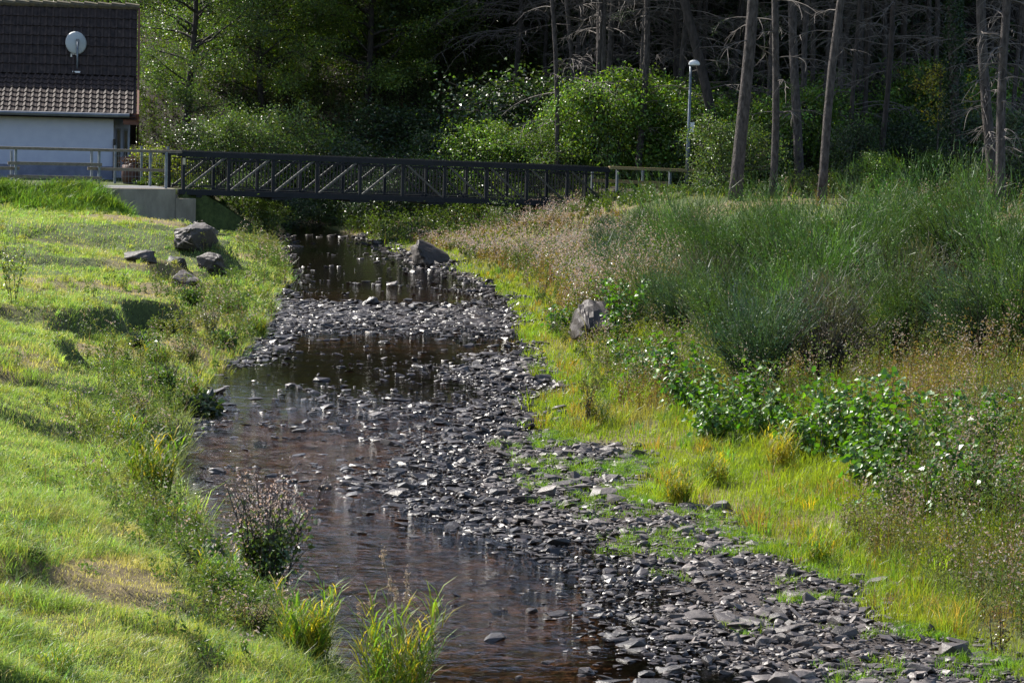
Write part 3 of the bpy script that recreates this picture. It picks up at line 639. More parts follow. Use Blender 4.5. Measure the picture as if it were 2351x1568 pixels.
# satellite dish standing on the lower roof
dx = atY(177, 190, HY + 1.9)
fy_ = 1.75; ddx = -(hc.x - dx.x) ; 
R5 = Matrix.Rotation(math.radians(8.6), 4, 'Z'); inv = (Matrix.Translation((hc.x, hc.y, hz0)) @ R5).inverted()
fl = inv @ dx; zroof = zb0 + (fl.y - y1) * math.tan(rl) + 0.05
fw = (Matrix.Translation((hc.x, hc.y, hz0)) @ R5) @ Vector((fl.x, fl.y, zroof))
dish = empty('satellite_dish', fw, math.radians(5)); tag(dish, 'pale round satellite dish on a short mast on the house roof', 'satellite dish')
mb = MB(); mb.tube([(0, 0, -0.02), (0, 0, 0.95)], 0.028, 10); mb.build('mast', M['galv'], dish, True, False)
mb = MB(); mb.box((-0.02, -0.02, 0.02), (0.24, 0.2, 0.05)); mb.build('foot', M['white'], dish, False, False)
bm = bmesh.new(); rings = 8; seg = 32; prev = None
cv = bm.verts.new((0, 0, 0))
for r in range(1, rings + 1):
    rr = r / rings; ring = [bm.verts.new((0.32 * rr * math.cos(a), 0.09 * rr * rr, 0.36 * rr * math.sin(a))) for a in [2 * math.pi * q / seg for q in range(seg)]]
    for q in range(seg):
        if prev: bm.faces.new((prev[q], prev[(q + 1) % seg], ring[(q + 1) % seg], ring[q]))
        else: bm.faces.new((cv, ring[(q + 1) % seg], ring[q]))
    prev = ring
for f in bm.faces: f.smooth = True
me = bpy.data.meshes.new('reflector'); bm.to_mesh(me); bm.free(); me.materials.append(M['dish'])
o = bpy.data.objects.new('reflector', me); COL.objects.link(o); o.parent = dish; o.location = (-0.04, 0.07, 0.93); o.rotation_euler = (math.radians(-14), 0, math.radians(14))
sd = o.modifiers.new('thick', 'SOLIDIFY'); sd.thickness = 0.012
mb = MB(); mb.box((0, 0.04, 0.93), (0.09, 0.07, 0.2)); mb.build('bracket', M['zinc'], dish, False, False)
mb = MB(); mb.tube([(-0.0, 0.05, 0.52), (-0.08, 0.1, 0.56), (-0.18, 0.16, 0.56), (-0.2, 0.18, 0.5)], 0.013, 6); mb.box((-0.2, 0.18, 0.53), (0.05, 0.05, 0.1)); mb.build('receiver_arm', M['white'], dish, False, False)

# yard behind the railing: wire fence, barrel planter, post
mb = MB(); A = zp(850, 1410, 3.2); B = zp(1240, 1410, 3.2); A.z = B.z = DECK_L
wf = empty('wire_fence', A); tag(wf, 'thin wire mesh fence between the house corner and the bridge', 'fence')
L_ = (B - A).length; U_ = (B - A).normalized()
for q in range(int(L_ / 0.10)): mb.tube([A + U_ * q * 0.10, A + U_ * q * 0.10 + Vector((0, 0, 1.0))], 0.004, 4, cap=False)
for q in range(6): mb.tube([A + Vector((0, 0, 0.02 + q * 0.19)), B + Vector((0, 0, 0.02 + q * 0.19))], 0.005, 4, cap=False)
child_world(mb, 'mesh', M['galv'], wf)
for q in (0, 0.5, 1):
    mb = MB(); p = A + U_ * L_ * q; mb.bar(p, p + Vector((0, 0, 1.08)), 0.06, 0.06, up=UH); child_world(mb, 'post', M['galv'], wf)
pp = zp(975, 1400, 3.9); pl = empty('barrel_planter', (pp.x, pp.y, DECK_L - 0.03)); tag(pl, 'dark barrel planter beside the house corner', 'planter')
mb = MB(); mb.tube([(0, 0, z) for z in (0, .2, .4, .55)], [0.24, 0.3, 0.3, 0.27], 16); mb.build('barrel', M['rust'], pl, True, False)
mb = MB(); r = np.random.default_rng(3); P = r.normal(size=(500, 3)) * [.17, .17, .10] + [0, 0, .62]; leaves(mb, P, 0.06, jitter((0.04, 0.015, 0.01), 500, rng=r), rng=r); mb.build('foliage', M['leaf'], pl)

# ---------------------------------------------------------------- trees
def limb_path(p0, d, L, n, wob, grav, r):
    P = [np.array(p0, float)]; d = np.array(d, float); d /= np.linalg.norm(d)
    for k in range(n):
        d = d + r.normal(0, wob, 3) + np.array([0, 0, grav]); d /= np.linalg.norm(d); P.append(P[-1] + d * L / n)
    return np.array(P)
def broadleaf(name, h, rad, base, nlimb, nleaf, lsize, tint, seed, trunk_r=0.12, mat='leaf', lean=0.0, spread=0.28, barkm='bark_dark', multi=1, up=0.9, huev=0.16):
    r = np.random.default_rng(seed); root = empty(name); tw = MB(); tips = []
    for mtr in range(multi):
        off = r.normal(0, 0.12 * (multi > 1), 2)
        TP = limb_path((off[0], off[1], -0.2), (lean + r.normal(0, 0.18 * (multi > 1)), r.normal(0, .18 * (multi > 1)), 1), h * 0.93, 12, 0.04, 0.02, r); rr = np.linspace(trunk_r, 0.015, len(TP)) / (multi ** 0.5)
        tw.tube(TP, rr, 8)
        for k in range(nlimb // multi):
            t = base + (1 - base) * (k + r.random()) / (nlimb // multi); q = t * (len(TP) - 1); q0 = min(int(q), len(TP) - 2); p = TP[q0] + (TP[q0 + 1] - TP[q0]) * (q - q0)
            prof = math.sin(math.pi * min(1, max(0.08, (t - base) / (1 - base + 1e-6) * 0.82 + 0.16))) ** 0.7
            a = r.uniform(0, 2 * math.pi); L = rad * prof * r.uniform(0.7, 1.15)
            LP = limb_path(p, (math.cos(a), math.sin(a), 0.35 + 0.5 * t), L, 7, 0.14, -0.02, r); tw.tube(LP, np.linspace(trunk_r * 0.28 * (0.4 + prof), 0.006, 8), 5, cap=False)
            for s_ in range(5):
                q1 = r.integers(2, 8); b = a + r.normal(0, 0.9); SP = limb_path(LP[q1], (math.cos(b), math.sin(b), r.normal(0.15, 0.35)), L * 0.38 * r.uniform(0.6, 1.3), 4, 0.15, -0.02, r)
                tw.tube(SP, np.linspace(0.014, 0.004, 5), 4, cap=False); tips.extend(SP[1:])
            tips.extend(LP[3:])
    tips = np.array(tips); w_ = np.exp(r.normal(0, 0.7, len(tips))); idx = r.choice(len(tips), nleaf, p=w_ / w_.sum())
    P = tips[idx] + r.normal(size=(nleaf, 3)) * [spread, spread, spread * 0.7]
    cl = np.exp(0.35 * r.normal(size=len(tips)))[idx][:, None]           # clumps differ in leaf colour
    T = np.clip(jitter(tint, nleaf, 0.25, huev, r) * np.clip(cl, 0.5, 2), 0.004, 0.6)
    lf = MB(); leaves(lf, P, lsize, T, up=up, rng=r, out=0.6)
    tw.build('trunk', M[barkm], root, True, False); lf.build('crown', M[mat], root)
    return root
def conifer(name, h, r0, top_lean, seed, nbr=34, z0=1.5, brl=2.4, crown=True, mat='bark', wiggle=0.015, green=0.0):
    r = np.random.default_rng(seed); root = empty(name)
    n = 22; zs = np.linspace(-0.3, h, n); bend = (zs / h) ** 1.3
    P = np.stack([top_lean[0] * zs + 0.10 * np.sin(zs * 0.5 + seed), top_lean[1] * zs + 0.08 * np.cos(zs * 0.6 + seed), zs], 1)
    rad = r0 * (1 - 0.8 * (zs / h)) * (1 + 0.22 * np.exp(-np.clip(zs, 0, None) / 0.25))
    mb = MB(); mb.tube(P, rad, 14); mb.build('trunk', M[mat], root, True, False)
    tb = MB(); gl = MB(); gp = []
    for k in range(nbr):
        z = r.uniform(z0, min(10.5, h * 0.6)); p = np.array([np.interp(z, zs, P[:, 0]), np.interp(z, zs, P[:, 1]), z]); a = r.uniform(0, 2 * math.pi)
        L = brl * r.uniform(0.35, 1.1) * (0.55 + 0.08 * z); BP = limb_path(p, (math.cos(a), math.sin(a), r.uniform(0.05, 0.35)), L, 8, 0.07, -0.07, r)
        tb.tube(BP, np.linspace(0.018, 0.007, 9), 4, cap=False)
        for s_ in range(int(4 + L * 4)):
            q1 = r.integers(2, 9); b = a + r.normal(0, 1.0); SP = limb_path(BP[q1 if q1 < 9 else 8], (math.cos(b), math.sin(b), r.uniform(-0.7, 0.1)), r.uniform(0.25, 0.8), 4, 0.16, -0.10, r)
            tb.tube(SP, np.linspace(0.010, 0.004, 5), 3, cap=False)
            if r.random() < green: gp.extend(SP)
    tb.build('dead_branches', M['dead_twig'], root, False, False)
    if crown:  # needle crown above the view, put in to cast shade on the wood
        m = 850; t = r.random(m) ** 0.7; z = 11 + (h - 11) * t; a = r.uniform(0, 2 * math.pi, m); rr = (1 - t) * 3.0 + 0.4
        q = np.sqrt(r.random(m)) * rr; Pc = np.stack([top_lean[0] * z + q * np.cos(a), top_lean[1] * z + q * np.sin(a), z - 0.35 * q], 1)
        leaves(gl, Pc, 0.75, jitter((0.02, 0.04, 0.015), m, 0.25, 0.1, r), up=1.5, aspect=0.6, rng=r)
    if gp:
        gp = np.array(gp); m = len(gp) * 16; Pn = gp[r.integers(0, len(gp), m)] + r.normal(size=(m, 3)) * 0.06; leaves(gl, Pn, 0.05, jitter((0.05, 0.09, 0.02), m, 0.3, 0.1, r), up=0.2, aspect=0.22, rng=r)
    if gl.c: gl.build('crown', M['needle'], root)
    return root
def stand(root, px, py, z_guess=None, Y=None, rz=0.0, sc=1.0):
    if Y is None:
        z = 1.5
        for _ in range(6): p = atZ(px, py, z); z = 0.5 * z + 0.5 * float(Z(p.x, p.y))
    else: p = atY(px, py, Y)
    root.location = (p.x, p.y, float(Z(p.x, p.y)) - 0.03); root.rotation_euler = (0, 0, rz); root.scale = (sc, sc, sc); return root

CON = [  # top px at frame top, base px, base py, Y, diameter px, label
 (1720, 1695, 465, 66, 34, 'stout spruce trunk with a smooth sunlit left edge, first right of the lamp post'),
 (1612, 1672, 262, 78, 28, 'dark spruce trunk leaning left above the leafy bushes behind the lamp post'),
 (1783, 1767, 467, 69, 20, 'thin rough spruce trunk between two thicker ones'),
 (1827, 1829, 445, 72, 25, 'straight dark spruce trunk left of the bright green hazel'),
 (1938, 1883, 483, 65, 23, 'spruce trunk leaning to the right in front of the bright hazel'),
 (1972, 1956, 428, 76, 13, 'thin dark trunk just right of the leaning one'),
 (1992, 1984, 405, 80, 12, 'second thin dark trunk right of the leaning one'),
 (2044, 2018, 403, 74, 15, 'slim leaning trunk with a pale foot between the thin pair and the ivy tree'),
 (2078, 2050, 370, 82, 19, 'dim trunk far back behind the slim leaning one'),
 (2192, 2187, 460, 70, 26, 'ivy covered trunk near the right edge'),
 (2258, 2278, 500, 64, 28, 'thick reddish trunk with bare side branches next to the ivy tree'),
 (2313, 2300, 545, 60, 25, 'grey sunlit trunk full of broken branch stubs, rightmost of the big trunks'),
 (1257, 1256, 210, 92, 11, 'far bluish trunk, leftmost in the dark wood above the bridge'),
 (1267, 1286, 378, 78, 13, 'slender slightly curved trunk rising right behind the bridge'),
 (1312, 1325, 290, 84, 14, 'straight grey trunk just right of the slender curved one'),
 (1381, 1365, 365, 80, 14, 'pale sided trunk at the left end of the sunlit thicket'),
 (1498, 1490, 215, 95, 8, 'very thin dim trunk behind the sunlit thicket'),
 (1566, 1561, 240, 92, 11, 'thin reddish trunk dimly seen left of the lamp head'),
 (1640, 1650, 200, 96, 14, 'shaded trunk far behind the leaning spruce'),
 (2130, 2128, 330, 88, 10, 'thin black trunk far back left of the ivy tree'),
 (2345, 2360, 480, 72, 16, 'dark trunk cut by the right edge of the view'),
 (1450, 1444, 230, 98, 10, 'faint trunk in the dark behind the drooping branches'),
]
for k, (tx, bx, by, Y, dpx, lab) in enumerate(CON):
    b = atY(bx, by, Y); zt = atY(tx, 0, Y); gz = float(Z(b.x, b.y)); top = zt.z - gz
    ln = (zt.x - b.x) / max(zt.z - b.z, 1); r0 = dpx / FD * Y / 2
    h = 23 + (k * 7 % 6)
    front = Y < 73
    c = conifer('spruce_tree', h, r0 * 0.90, (ln, 0.0), 200 + k, nbr=(9 if front else 24) if k not in (10, 11) else 44, z0=1.0 if k in (10, 11) else 2.0, brl=0.9 if k in (10, 11) else (1.7 if front else 2.6), mat='bark' if (front or k in (12, 13, 14, 15, 17)) else 'bark_dark', green=0.10 if k in (1, 2, 3) else 0)
    c.location = (b.x, b.y, gz - 0.05); tag(c, lab, 'tree')
    if k == 9:   # ivy climbs this trunk: its own part
        r = np.random.default_rng(77); m = 6500; z = r.uniform(0, 1, m) ** 1.3 * 5.6; a = r.uniform(0, 2 * math.pi, m); rr = r0 * 1.1 + np.abs(r.normal(0.05, 0.09, m)) * (1.4 - z / 5.6)
        mbi = MB(); leaves(mbi, np.stack([ln * z + rr * np.cos(a), rr * np.sin(a), z], 1), 0.075, jitter((0.02, 0.045, 0.018), m, 0.3, 0.1, r), up=0.4, aspect=0.8, rng=r); mbi.build('ivy', M['gloss_leaf'], c)

thin = None; r = np.random.default_rng(88)
for k in range(62):
    px = r.uniform(1225, 2345); Y = r.uniform(77, 103); x = (px - 1175.5) / FD * Y * 0.998
    if k < 4:
        src = conifer('spruce_tree', 24, 0.07 + 0.02 * k, (r.normal(0, .012), 0), 900 + k, nbr=22, z0=1.6, brl=2.0, mat='bark'); thin = (thin or []) + [src]; c = src
    else: c = copy_tree(thin[k % 4])
    c.location = (x, Y, float(Z(x, Y)) - 0.05); c.rotation_euler = (0, 0, k * 2.1); s_ = r.uniform(.75, 1.15); c.scale = (s_, s_, 1)
    tag(c, 'one of the many thin spruce poles standing close together deep in the dark wood', 'tree', 'thin spruce poles in the wood')
# big drooping bare boughs reaching left from the wood (dead spruce further back)
dead = []
for k, (px, py, Y, lab) in enumerate([(1180, 330, 88, 'dead spruce with grey drooping boughs at the dark left end of the wood'), (1420, 300, 86, 'dead spruce with long bare boughs behind the sunlit thicket'), (1540, 300, 84, 'dead spruce with bare boughs left of the lamp head')]):
    c = conifer('dead_spruce', 19, 0.12, (0.01, 0), 300 + k, nbr=95, z0=4.0, brl=3.6, mat='bark_dark', crown=False); b = atY(px, py, Y); c.location = (b.x, b.y, float(Z(b.x, b.y))); tag(c, lab, 'dead tree')

# left and middle broadleaf trees beyond the bridge
G1c, G2c, G3c = (0.075, 0.12, 0.035), (0.10, 0.15, 0.024), (0.06, 0.095, 0.035)
tA = broadleaf('alder_tree', 13, 3.4, 0.10, 56, 46000, 0.085, G1c, 401, 0.16)
tB = broadleaf('maple_tree', 12, 4.0, 0.06, 56, 50000, 0.095, G2c, 402, 0.15)
tD = broadleaf('dark_tree', 21, 4.4, 0.03, 80, 52000, 0.15, G3c, 403, 0.3)
spots = [
 (tA, 430, 330, 84, 0.0, 0.85, 'alder with a slender dark stem just right of the house'),
 (tA, 470, 300, 88, 1.9, 0.85, 'second slender-stemmed alder right of the house'),
 (tA, 330, 300, 96, 2.8, 0.75, 'alder rising behind the house roof end'),
 (tB, 600, 330, 88, 0.5, 0.85, 'broad bright green maple above the left half of the bridge'),
 (tB, 720, 320, 93, 2.0, 1.15, 'maple with yellowish leaves in the middle of the tree wall'),
 (tD, 850, 330, 93, 0.3, 1.0, 'large dark tree with a thick black trunk above mid bridge'),
 (tD, 985, 320, 96, 2.4, 1.0, 'very dark dense tree between the black trunk and the bare wood'),
 (tD, 1110, 330, 99, 4.0, 1.05, 'dark tree behind the grey drooping boughs'),
 (tB, 520, 290, 101, 3.3, 0.7, 'maple crown further up the slope behind the alders'),
 (tA, 180, 200, 104, 3.9, 0.65, 'tree top showing over the roof ridge'),
 (tA, 60, 200, 108, 5.1, 0.6, 'treetop over the far left of the roof ridge'),
 (tD, 1240, 300, 103, 1.1, 1.1, 'dark tree at the back where the bare wood begins'),
 (tD, 1380, 300, 107, 3.1, 1.1, 'dim tree deep in the wood behind the thicket'),
 (tB, 840, 330, 90, 4.2, 0.95, 'mid green tree in front of the big dark one above mid bridge'),
 (tB, 700, 300, 105, 5.0, 1.1, 'shaded tree up the slope behind the maples'),
]
used = set()
for src, px, py, Y, rz, sc, lab in spots:
    o = src if src.name not in used else copy_tree(src); used.add(src.name)
    stand(o, px, py, Y=Y, rz=rz, sc=sc); tag(o, lab, 'tree', 'broadleaf trees beyond the bridge')
# shrubs beyond the bridge and the sunlit thicket
sA = broadleaf('hazel_bush', 3.0, 1.5, 0.05, 40, 13000, 0.085, (0.10, 0.17, 0.028), 411, 0.05, multi=4, spread=0.2)
sB = broadleaf('willow_bush', 2.6, 1.5, 0.03, 40, 13000, 0.07, (0.08, 0.125, 0.035), 412, 0.05, multi=4, spread=0.22)
sC = broadleaf('dark_bush', 2.4, 1.5, 0.03, 36, 8000, 0.09, (0.04, 0.07, 0.025), 413, 0.05, multi=4, spread=0.24, mat='gloss_leaf')
sY = broadleaf('yellow_bush', 1.35, 0.55, 0.05, 26, 4200, 0.055, (0.17, 0.2, 0.02), 414, 0.03, multi=3, spread=0.13)
bushes = [
 (sY, 375, 435, 72, 0, 1.0, 'small round yellow-green bush behind the left bridge end'),
 (sB, 560, 425, 78, 0.3, 1.15, 'silvery green willow bush behind the left truss panels'),
 (sB, 640, 425, 80, 1.3, 1.25, 'tall pale willow bush next to the first one behind the truss'),
 (sC, 480, 415, 80, 2.3, 0.95, 'dim bush between the yellow bush and the willows'),
 (sC, 760, 420, 82, 0.3, 1.2, 'dark bush behind the fourth truss panel'),
 (sB, 720, 465, 84, 2.1, 1.1, 'willow bush on the far bank seen under the bridge'),
 (sC, 810, 470, 79, 3.3, 0.85, 'dark bush hanging over the pool under mid bridge'),
 (sC, 880, 480, 76, 4.0, 0.85, 'blackish bush at the right side of the far pool'),
 (sC, 940, 470, 78, 4.9, 1.0, 'dark bush right behind the sloping slab'),
 (sC, 900, 420, 86, 0.9, 1.3, 'dim elder bush behind the middle of the bridge'),
 (sC, 1010, 430, 83, 1.8, 1.2, 'shaded bush behind the sixth truss panel'),
 (sA, 1110, 430, 80, 2.5, 0.95, 'leafy bush behind the seventh truss panel'),
 (sC, 1185, 425, 82, 3.1, 1.5, 'tall bush rising beside the slender trunk'),
 (sB, 1215, 430, 79, 3.6, 1.0, 'pale bush just left of the slender trunk'),
 (sA, 1300, 430, 79.5, 4.4, 0.85, 'small sunlit bush between two trunks behind the bridge'),
 (sA, 1410, 425, 79, 0.8, 1.15, 'bright thicket bush at the right bridge end'),
 (sA, 1475, 425, 81, 1.7, 1.35, 'tallest bright bush in the thicket'),
 (sA, 1530, 425, 80, 2.6, 1.25, 'bright bush just left of the lamp post'),
 (sB, 1650, 440, 77.5, 3.5, 1.2, 'grey-green bush right of the lamp post'),
 (sB, 1660, 450, 71, 4.4, 0.9, 'lower grey-green bush before the first stout trunk'),
 (sA, 1600, 420, 86, 5.3, 1.4, 'yellowish bush behind the lamp head'),
 (sA, 1855, 440, 77, 0.2, 1.35, 'bright green hazel between two dark trunks'),
 (sA, 1875, 440, 83, 1.2, 1.5, 'tall hazel behind the trunk leaning right'),
 (sC, 1760, 450, 76, 2.2, 1.0, 'dark bush behind the thin rough trunk'),
 (sC, 1960, 455, 74, 3.2, 0.75, 'dark low bush behind the thin pair of trunks'),
 (sA, 2010, 470, 68, 4.2, 0.45, 'low bright bramble under the slim leaning trunk'),
 (sA, 2110, 470, 69, 4.7, 0.35, 'low bright bramble left of the ivy tree'),
 (sA, 2105, 450, 81, 2.9, 1.3, 'hazel glimpsed between the slim leaning trunk and the ivy tree'),
 (sA, 2250, 470, 82, 0.7, 1.3, 'hazel glimpsed behind the reddish trunk'),
 (sA, 2150, 480, 72, 1.9, 0.55, 'low bright bramble at the foot of the ivy tree'),
 (sC, 2080, 450, 77, 5.2, 1.0, 'dark bush left of the ivy tree'),
 (sC, 2230, 460, 75, 0.6, 1.05, 'dark bush between the ivy tree and the reddish trunk'),
 (sC, 2340, 480, 68, 1.6, 1.0, 'dark bush at the right edge behind the grey trunk'),
 (sB, 610, 520, 70.5, 5.1, 0.45, 'low bush on the far left bank under the bridge'),
 (sC, 560, 500, 72.5, 0.1, 0.5, 'small bush on the shaded bank beside the abutment'),
 (sC, 660, 500, 77.5, 0.1, 0.6, 'low bush at the head of the far pool'),
]
used = set()
for src, px, py, Y, rz, sc, lab in bushes:
    o = src if src.name not in used else copy_tree(src); used.add(src.name)
    stand(o, px, py, Y=Y, rz=rz, sc=sc); tag(o, lab, 'bush', 'bushes beyond the bridge')
    o.scale = (sc * (0.75 + 0.4 * ((px * 3) % 7) / 6), sc * 0.95, sc * (0.72 + 0.4 * ((px * 5) % 11) / 10))
# a branch of yellow autumn leaves hanging by the ivy tree is a small tree of its own
sapl = broadleaf('yellow_sapling', 4.2, 0.9, 0.55, 16, 900, 0.10, (0.22, 0.2, 0.02), 420, 0.03, spread=0.2); stand(sapl, 2150, 455, Y=72); tag(sapl, 'thin sapling with yellow leaves left of the ivy tree', 'tree')

# the far wood: one mass of leaves and stems on the valley side
mb = MB(); r = np.random.default_rng(9)
n = 260000; x = r.uniform(-34, 34, n); y = r.uniform(91, 122, n); zt = np.clip(r.beta(1.1, 1.1, n), 0, 1) * 8.5; gz = Z(x, y)
cl = vnoise(x, zt * 1.2 + y * 0.5, 0.5, 3); k = (cl > 0.30) & ((x > 1) | (y > 98)) & ((x > -7) | (zt + gz < 11 + 0.03 * (y - 90))); x, y, zt, gz, cl = x[k], y[k], zt[k], gz[k], cl[k]
leaves(mb, np.stack([x, y, gz + zt], 1), 0.22, jitter((0.022, 0.04, 0.014), len(x), 0.35, 0.15, r), up=1.0, rng=r)
n = 11000; x = r.uniform(-10, 15, n); y = r.uniform(105, 117, n); zt = r.uniform(5, 21, n)  # tall leaf band above the view, added for a dark reflection in the water
leaves(mb, np.stack([x, y, Z(x, y) + zt], 1), 1.1, jitter((0.02, 0.035, 0.012), n, 0.3, 0.1, r), up=1.5, rng=r)
n = 26000; x = r.uniform(-60, 60, n); y = r.uniform(112, 150, n); zt = np.where(x < -8, r.uniform(0, 1.2, n), r.uniform(1, 9, n))  # unseen leaf canopy further up the slope, added to block the sun
leaves(mb, np.stack([x, y, Z(x, y) + zt], 1), 1.3, jitter((0.02, 0.035, 0.012), n, 0.3, 0.1, r), up=1.5, rng=r)
for k in range(120):
    x = r.uniform(-38, 34); y = r.uniform(97, 118); g0 = float(Z(x, y)); mb.tube([(x, y, g0 - 0.2), (x + r.normal(0, .2), y, g0 + 6), (x + r.normal(0, .4), y, g0 + 9)], [0.15, 0.12, 0.05], 6, 1)
o = mb.build('woodland', [M['leaf'], M['bark_dark']]); tag(o, 'dense dark wood covering the valley side', 'woodland', kind='stuff')

# ---------------------------------------------------------------- ground cover
def in_view(x, y, m=0.06): 
    return np.abs(x) < (0.206 + m) * y + 0.3
def scatter(n, x0, x1, y0, y1, r=RNG):
    """more seeds per square metre near the camera"""
    u = r.random(n); y = 1 / (1 / y0 + u * (1 / y1 - 1 / y0)); return r.uniform(0, 1, n), y
r = np.random.default_rng(21)
# mown lawn and bank grass on the left
n = 700000; u = r.random(n); y = (12.0 ** -0.7 + u * (69.5 ** -0.7 - 12.0 ** -0.7)) ** (-1 / 0.7)
lo = -(0.206 + 0.05) * y - 0.5; hi = xl(y) + 0.02; x = lo + (hi - lo) * r.random(n)
al = (x - BL.x) * UH.x + (y - BL.y) * UH.y; dn = -((x - BL.x) * NH.x + (y - BL.y) * NH.y)
dry = dryness(x, y); tuft = fbm(x, y, 1.8, 5, 3); edge = np.exp(-((xl(y) - x) / 0.5) ** 2)
k = (dn > 0.12) & (r.random(n) > 0.55 * dry) & (r.random(n) > 0.35 * (1 - tuft)) & (hi > lo); x, y, dry, tuft, edge = x[k], y[k], dry[k], tuft[k], edge[k]
n = len(x); h = (0.030 + 0.05 * tuft ** 2 + 0.08 * np.clip(tuft - 0.62, 0, 1) * 3 + 0.10 * edge * tuft) * np.exp(r.normal(0, 0.3, n)) * (1 - 0.35 * dry)
far = np.clip(y / 20, 1, 3.2)
hue = fbm(x, y, 0.5, 90, 3)[:, None]
c = np.array([0.155, 0.26, 0.07]) * (1 - hue) + np.array([0.255, 0.345, 0.14]) * hue
c = c * (1 - 0.75 * dry[:, None]) + np.array([0.34, 0.28, 0.15]) * 0.75 * dry[:, None]
deadb = (r.random(n) < 0.16 + 0.35 * dry)[:, None]; c = np.where(deadb, np.array([0.42, 0.37, 0.24]), c) * np.exp(r.normal(0, 0.22, (n, 1)))
mb = MB(); blades(mb, P3(x, y, -0.004), h * (0.9 + 0.12 * far), 0.0042 * far, c, wind=np.stack([np.full(n, 0.25), np.full(n, -0.12)], 1) * (0.5 + tuft[:, None]), lean=0.35, rng=r)
# longer tussocks in the lawn and along its edge
nc = 24000; u = r.random(nc); yc = (12.0 ** -0.8 + u * (69 ** -0.8 - 12.0 ** -0.8)) ** (-1 / 0.8); lo = -(0.206 + 0.05) * yc - 0.5; hi = xl(yc) + 0.02; xc = lo + (hi - lo) * r.random(nc)
pc = fbm(xc, yc, 0.9, 700, 3); ec = np.exp(-((xl(yc) - xc) / 0.45) ** 2); alc = (xc - BL.x) * UH.x + (yc - BL.y) * UH.y; dc = -((xc - BL.x) * NH.x + (yc - BL.y) * NH.y)
k = (r.random(nc) < sm((pc - 0.45) / 0.15) * 0.8 + 0.5 * ec + 0.6 * (yc > 60)) & (dc > 0.15); xc, yc, pc, ec = xc[k], yc[k], pc[k], ec[k]; nc = len(xc)
hc_ = (0.07 + 0.14 * np.clip(pc - 0.4, 0, 1) * 1.3 + 0.10 * ec) * np.exp(r.normal(0, 0.3, nc)); cc = jitter((0.20, 0.28, 0.08), nc, 0.28, 0.16, r); pale = r.random(nc) < 0.22; cc[pale] = jitter((0.26, 0.28, 0.13), pale.sum(), 0.2, 0.1, r)
ne = 7000; ye = r.uniform(60.5, 68.3, ne); xq = r.uniform(-18, -8.0, ne); alc = (xq - BL.x) * UH.x + (ye - BL.y) * UH.y; dc = -((xq - BL.x) * NH.x + (ye - BL.y) * NH.y)
k = (dc > 0.05) & (dc < 5) & (alc < -0.2) & ((alc < -2.3) | (dc > 1.2 + alc * 0)); xq, ye = xq[k], ye[k]; ne = len(xq)
xc = np.concatenate([xc, xq]); yc = np.concatenate([yc, ye]); hc_ = np.concatenate([hc_, r.uniform(.12, .32, ne) * (0.6 + 0.8 * (fbm(xq, ye, 0.9, 900, 3) > 0.5))]); cc = np.concatenate([cc, jitter((0.13, 0.22, 0.04), ne, .3, .18, r)]); nc = len(xc)
idx = np.repeat(np.arange(nc), 24); off = r.normal(size=(len(idx), 2)) * (0.45 * hc_[idx])[:, None]; xb, yb = xc[idx] + off[:, 0] * .6, yc[idx] + off[:, 1] * .6
blades(mb, P3(xb, yb, -0.004), hc_[idx] * r.uniform(.5, 1.15, len(idx)), 0.0042 * np.clip(yb / 20, 1, 3), cc[idx] * np.exp(r.normal(0, .15, (len(idx), 1))), wind=off / hc_[idx][:, None] * 1.0 + np.array([0.25, -0.15]), lean=0.2, rng=r)
o = mb.build('lawn_grass', M['grass']); tag(o, 'sunlit short grass on the left bank', 'grass', kind='stuff')
# right-hand green strip
n = 300000; u = r.random(n); y = (15.0 ** -0.7 + u * (76 ** -0.7 - 15.0 ** -0.7)) ** (-1 / 0.7)
t = r.random(n) ** 1.3; x = xe(y) - 0.25 + t * (3.2 + 0.12 * y); k = in_view(x, y); x, y = x[k], y[k]; n = len(x)
d = x - xe(y); tuft = fbm(x, y, 2.0, 15, 3); dry = sm((fbm(x, y, 0.55, 60, 3) - 0.5) / 0.12) * sm(d / 0.8)
k = (r.random(n) < sm((d + 0.2) / 0.6) * (0.25 + 1.1 * tuft)) & (r.random(n) > 0.35 * dry) & (r.random(n) > 0.93 * sm((y - 40) / 5) * sm((d - 2.5) / 1.5)); x, y, d, tuft, dry = x[k], y[k], d[k], tuft[k], dry[k]; n = len(x)
h = (0.05 + 0.12 * tuft ** 2 + 0.12 * sm((d - 0.6) / 1.5)) * np.exp(r.normal(0, 0.35, n)); far = np.clip(y / 20, 1, 3)[:]
hue = fbm(x, y, 0.7, 190, 3)[:, None]
c = np.array([0.13, 0.24, 0.02]) * (1 - hue) + np.array([0.26, 0.30, 0.03]) * hue
c = c * (1 - 0.7 * dry[:, None]) + np.array([0.27, 0.20, 0.09]) * 0.7 * dry[:, None]; c = c * np.exp(r.normal(0, 0.25, (n, 1)))
mb = MB(); blades(mb, P3(x, y, -0.004), h, 0.0048 * far, c, lean=0.3, wind=(0.08, -0.1), rng=r)
nc = 4200; yc = r.uniform(15.5, 30, nc); xc = xe(yc) - 1.5 * r.random(nc) ** 2.2; k = (fbm(xc, yc, 1.5, 810, 3) > 0.47) & (xc > xg(yc)); xc, yc = xc[k], yc[k]; nc = len(xc)
idx = np.repeat(np.arange(nc), 16); xb, yb = xc[idx] + r.normal(0, .03, len(idx)), yc[idx] + r.normal(0, .03, len(idx)); hh = r.uniform(.04, .14, nc)[idx] * r.uniform(.5, 1.1, len(idx))
blades(mb, P3(xb, yb, -0.004), hh, 0.005, jitter((0.15, 0.26, 0.03), nc, .2, .12, r)[idx], lean=0.5, rng=r)
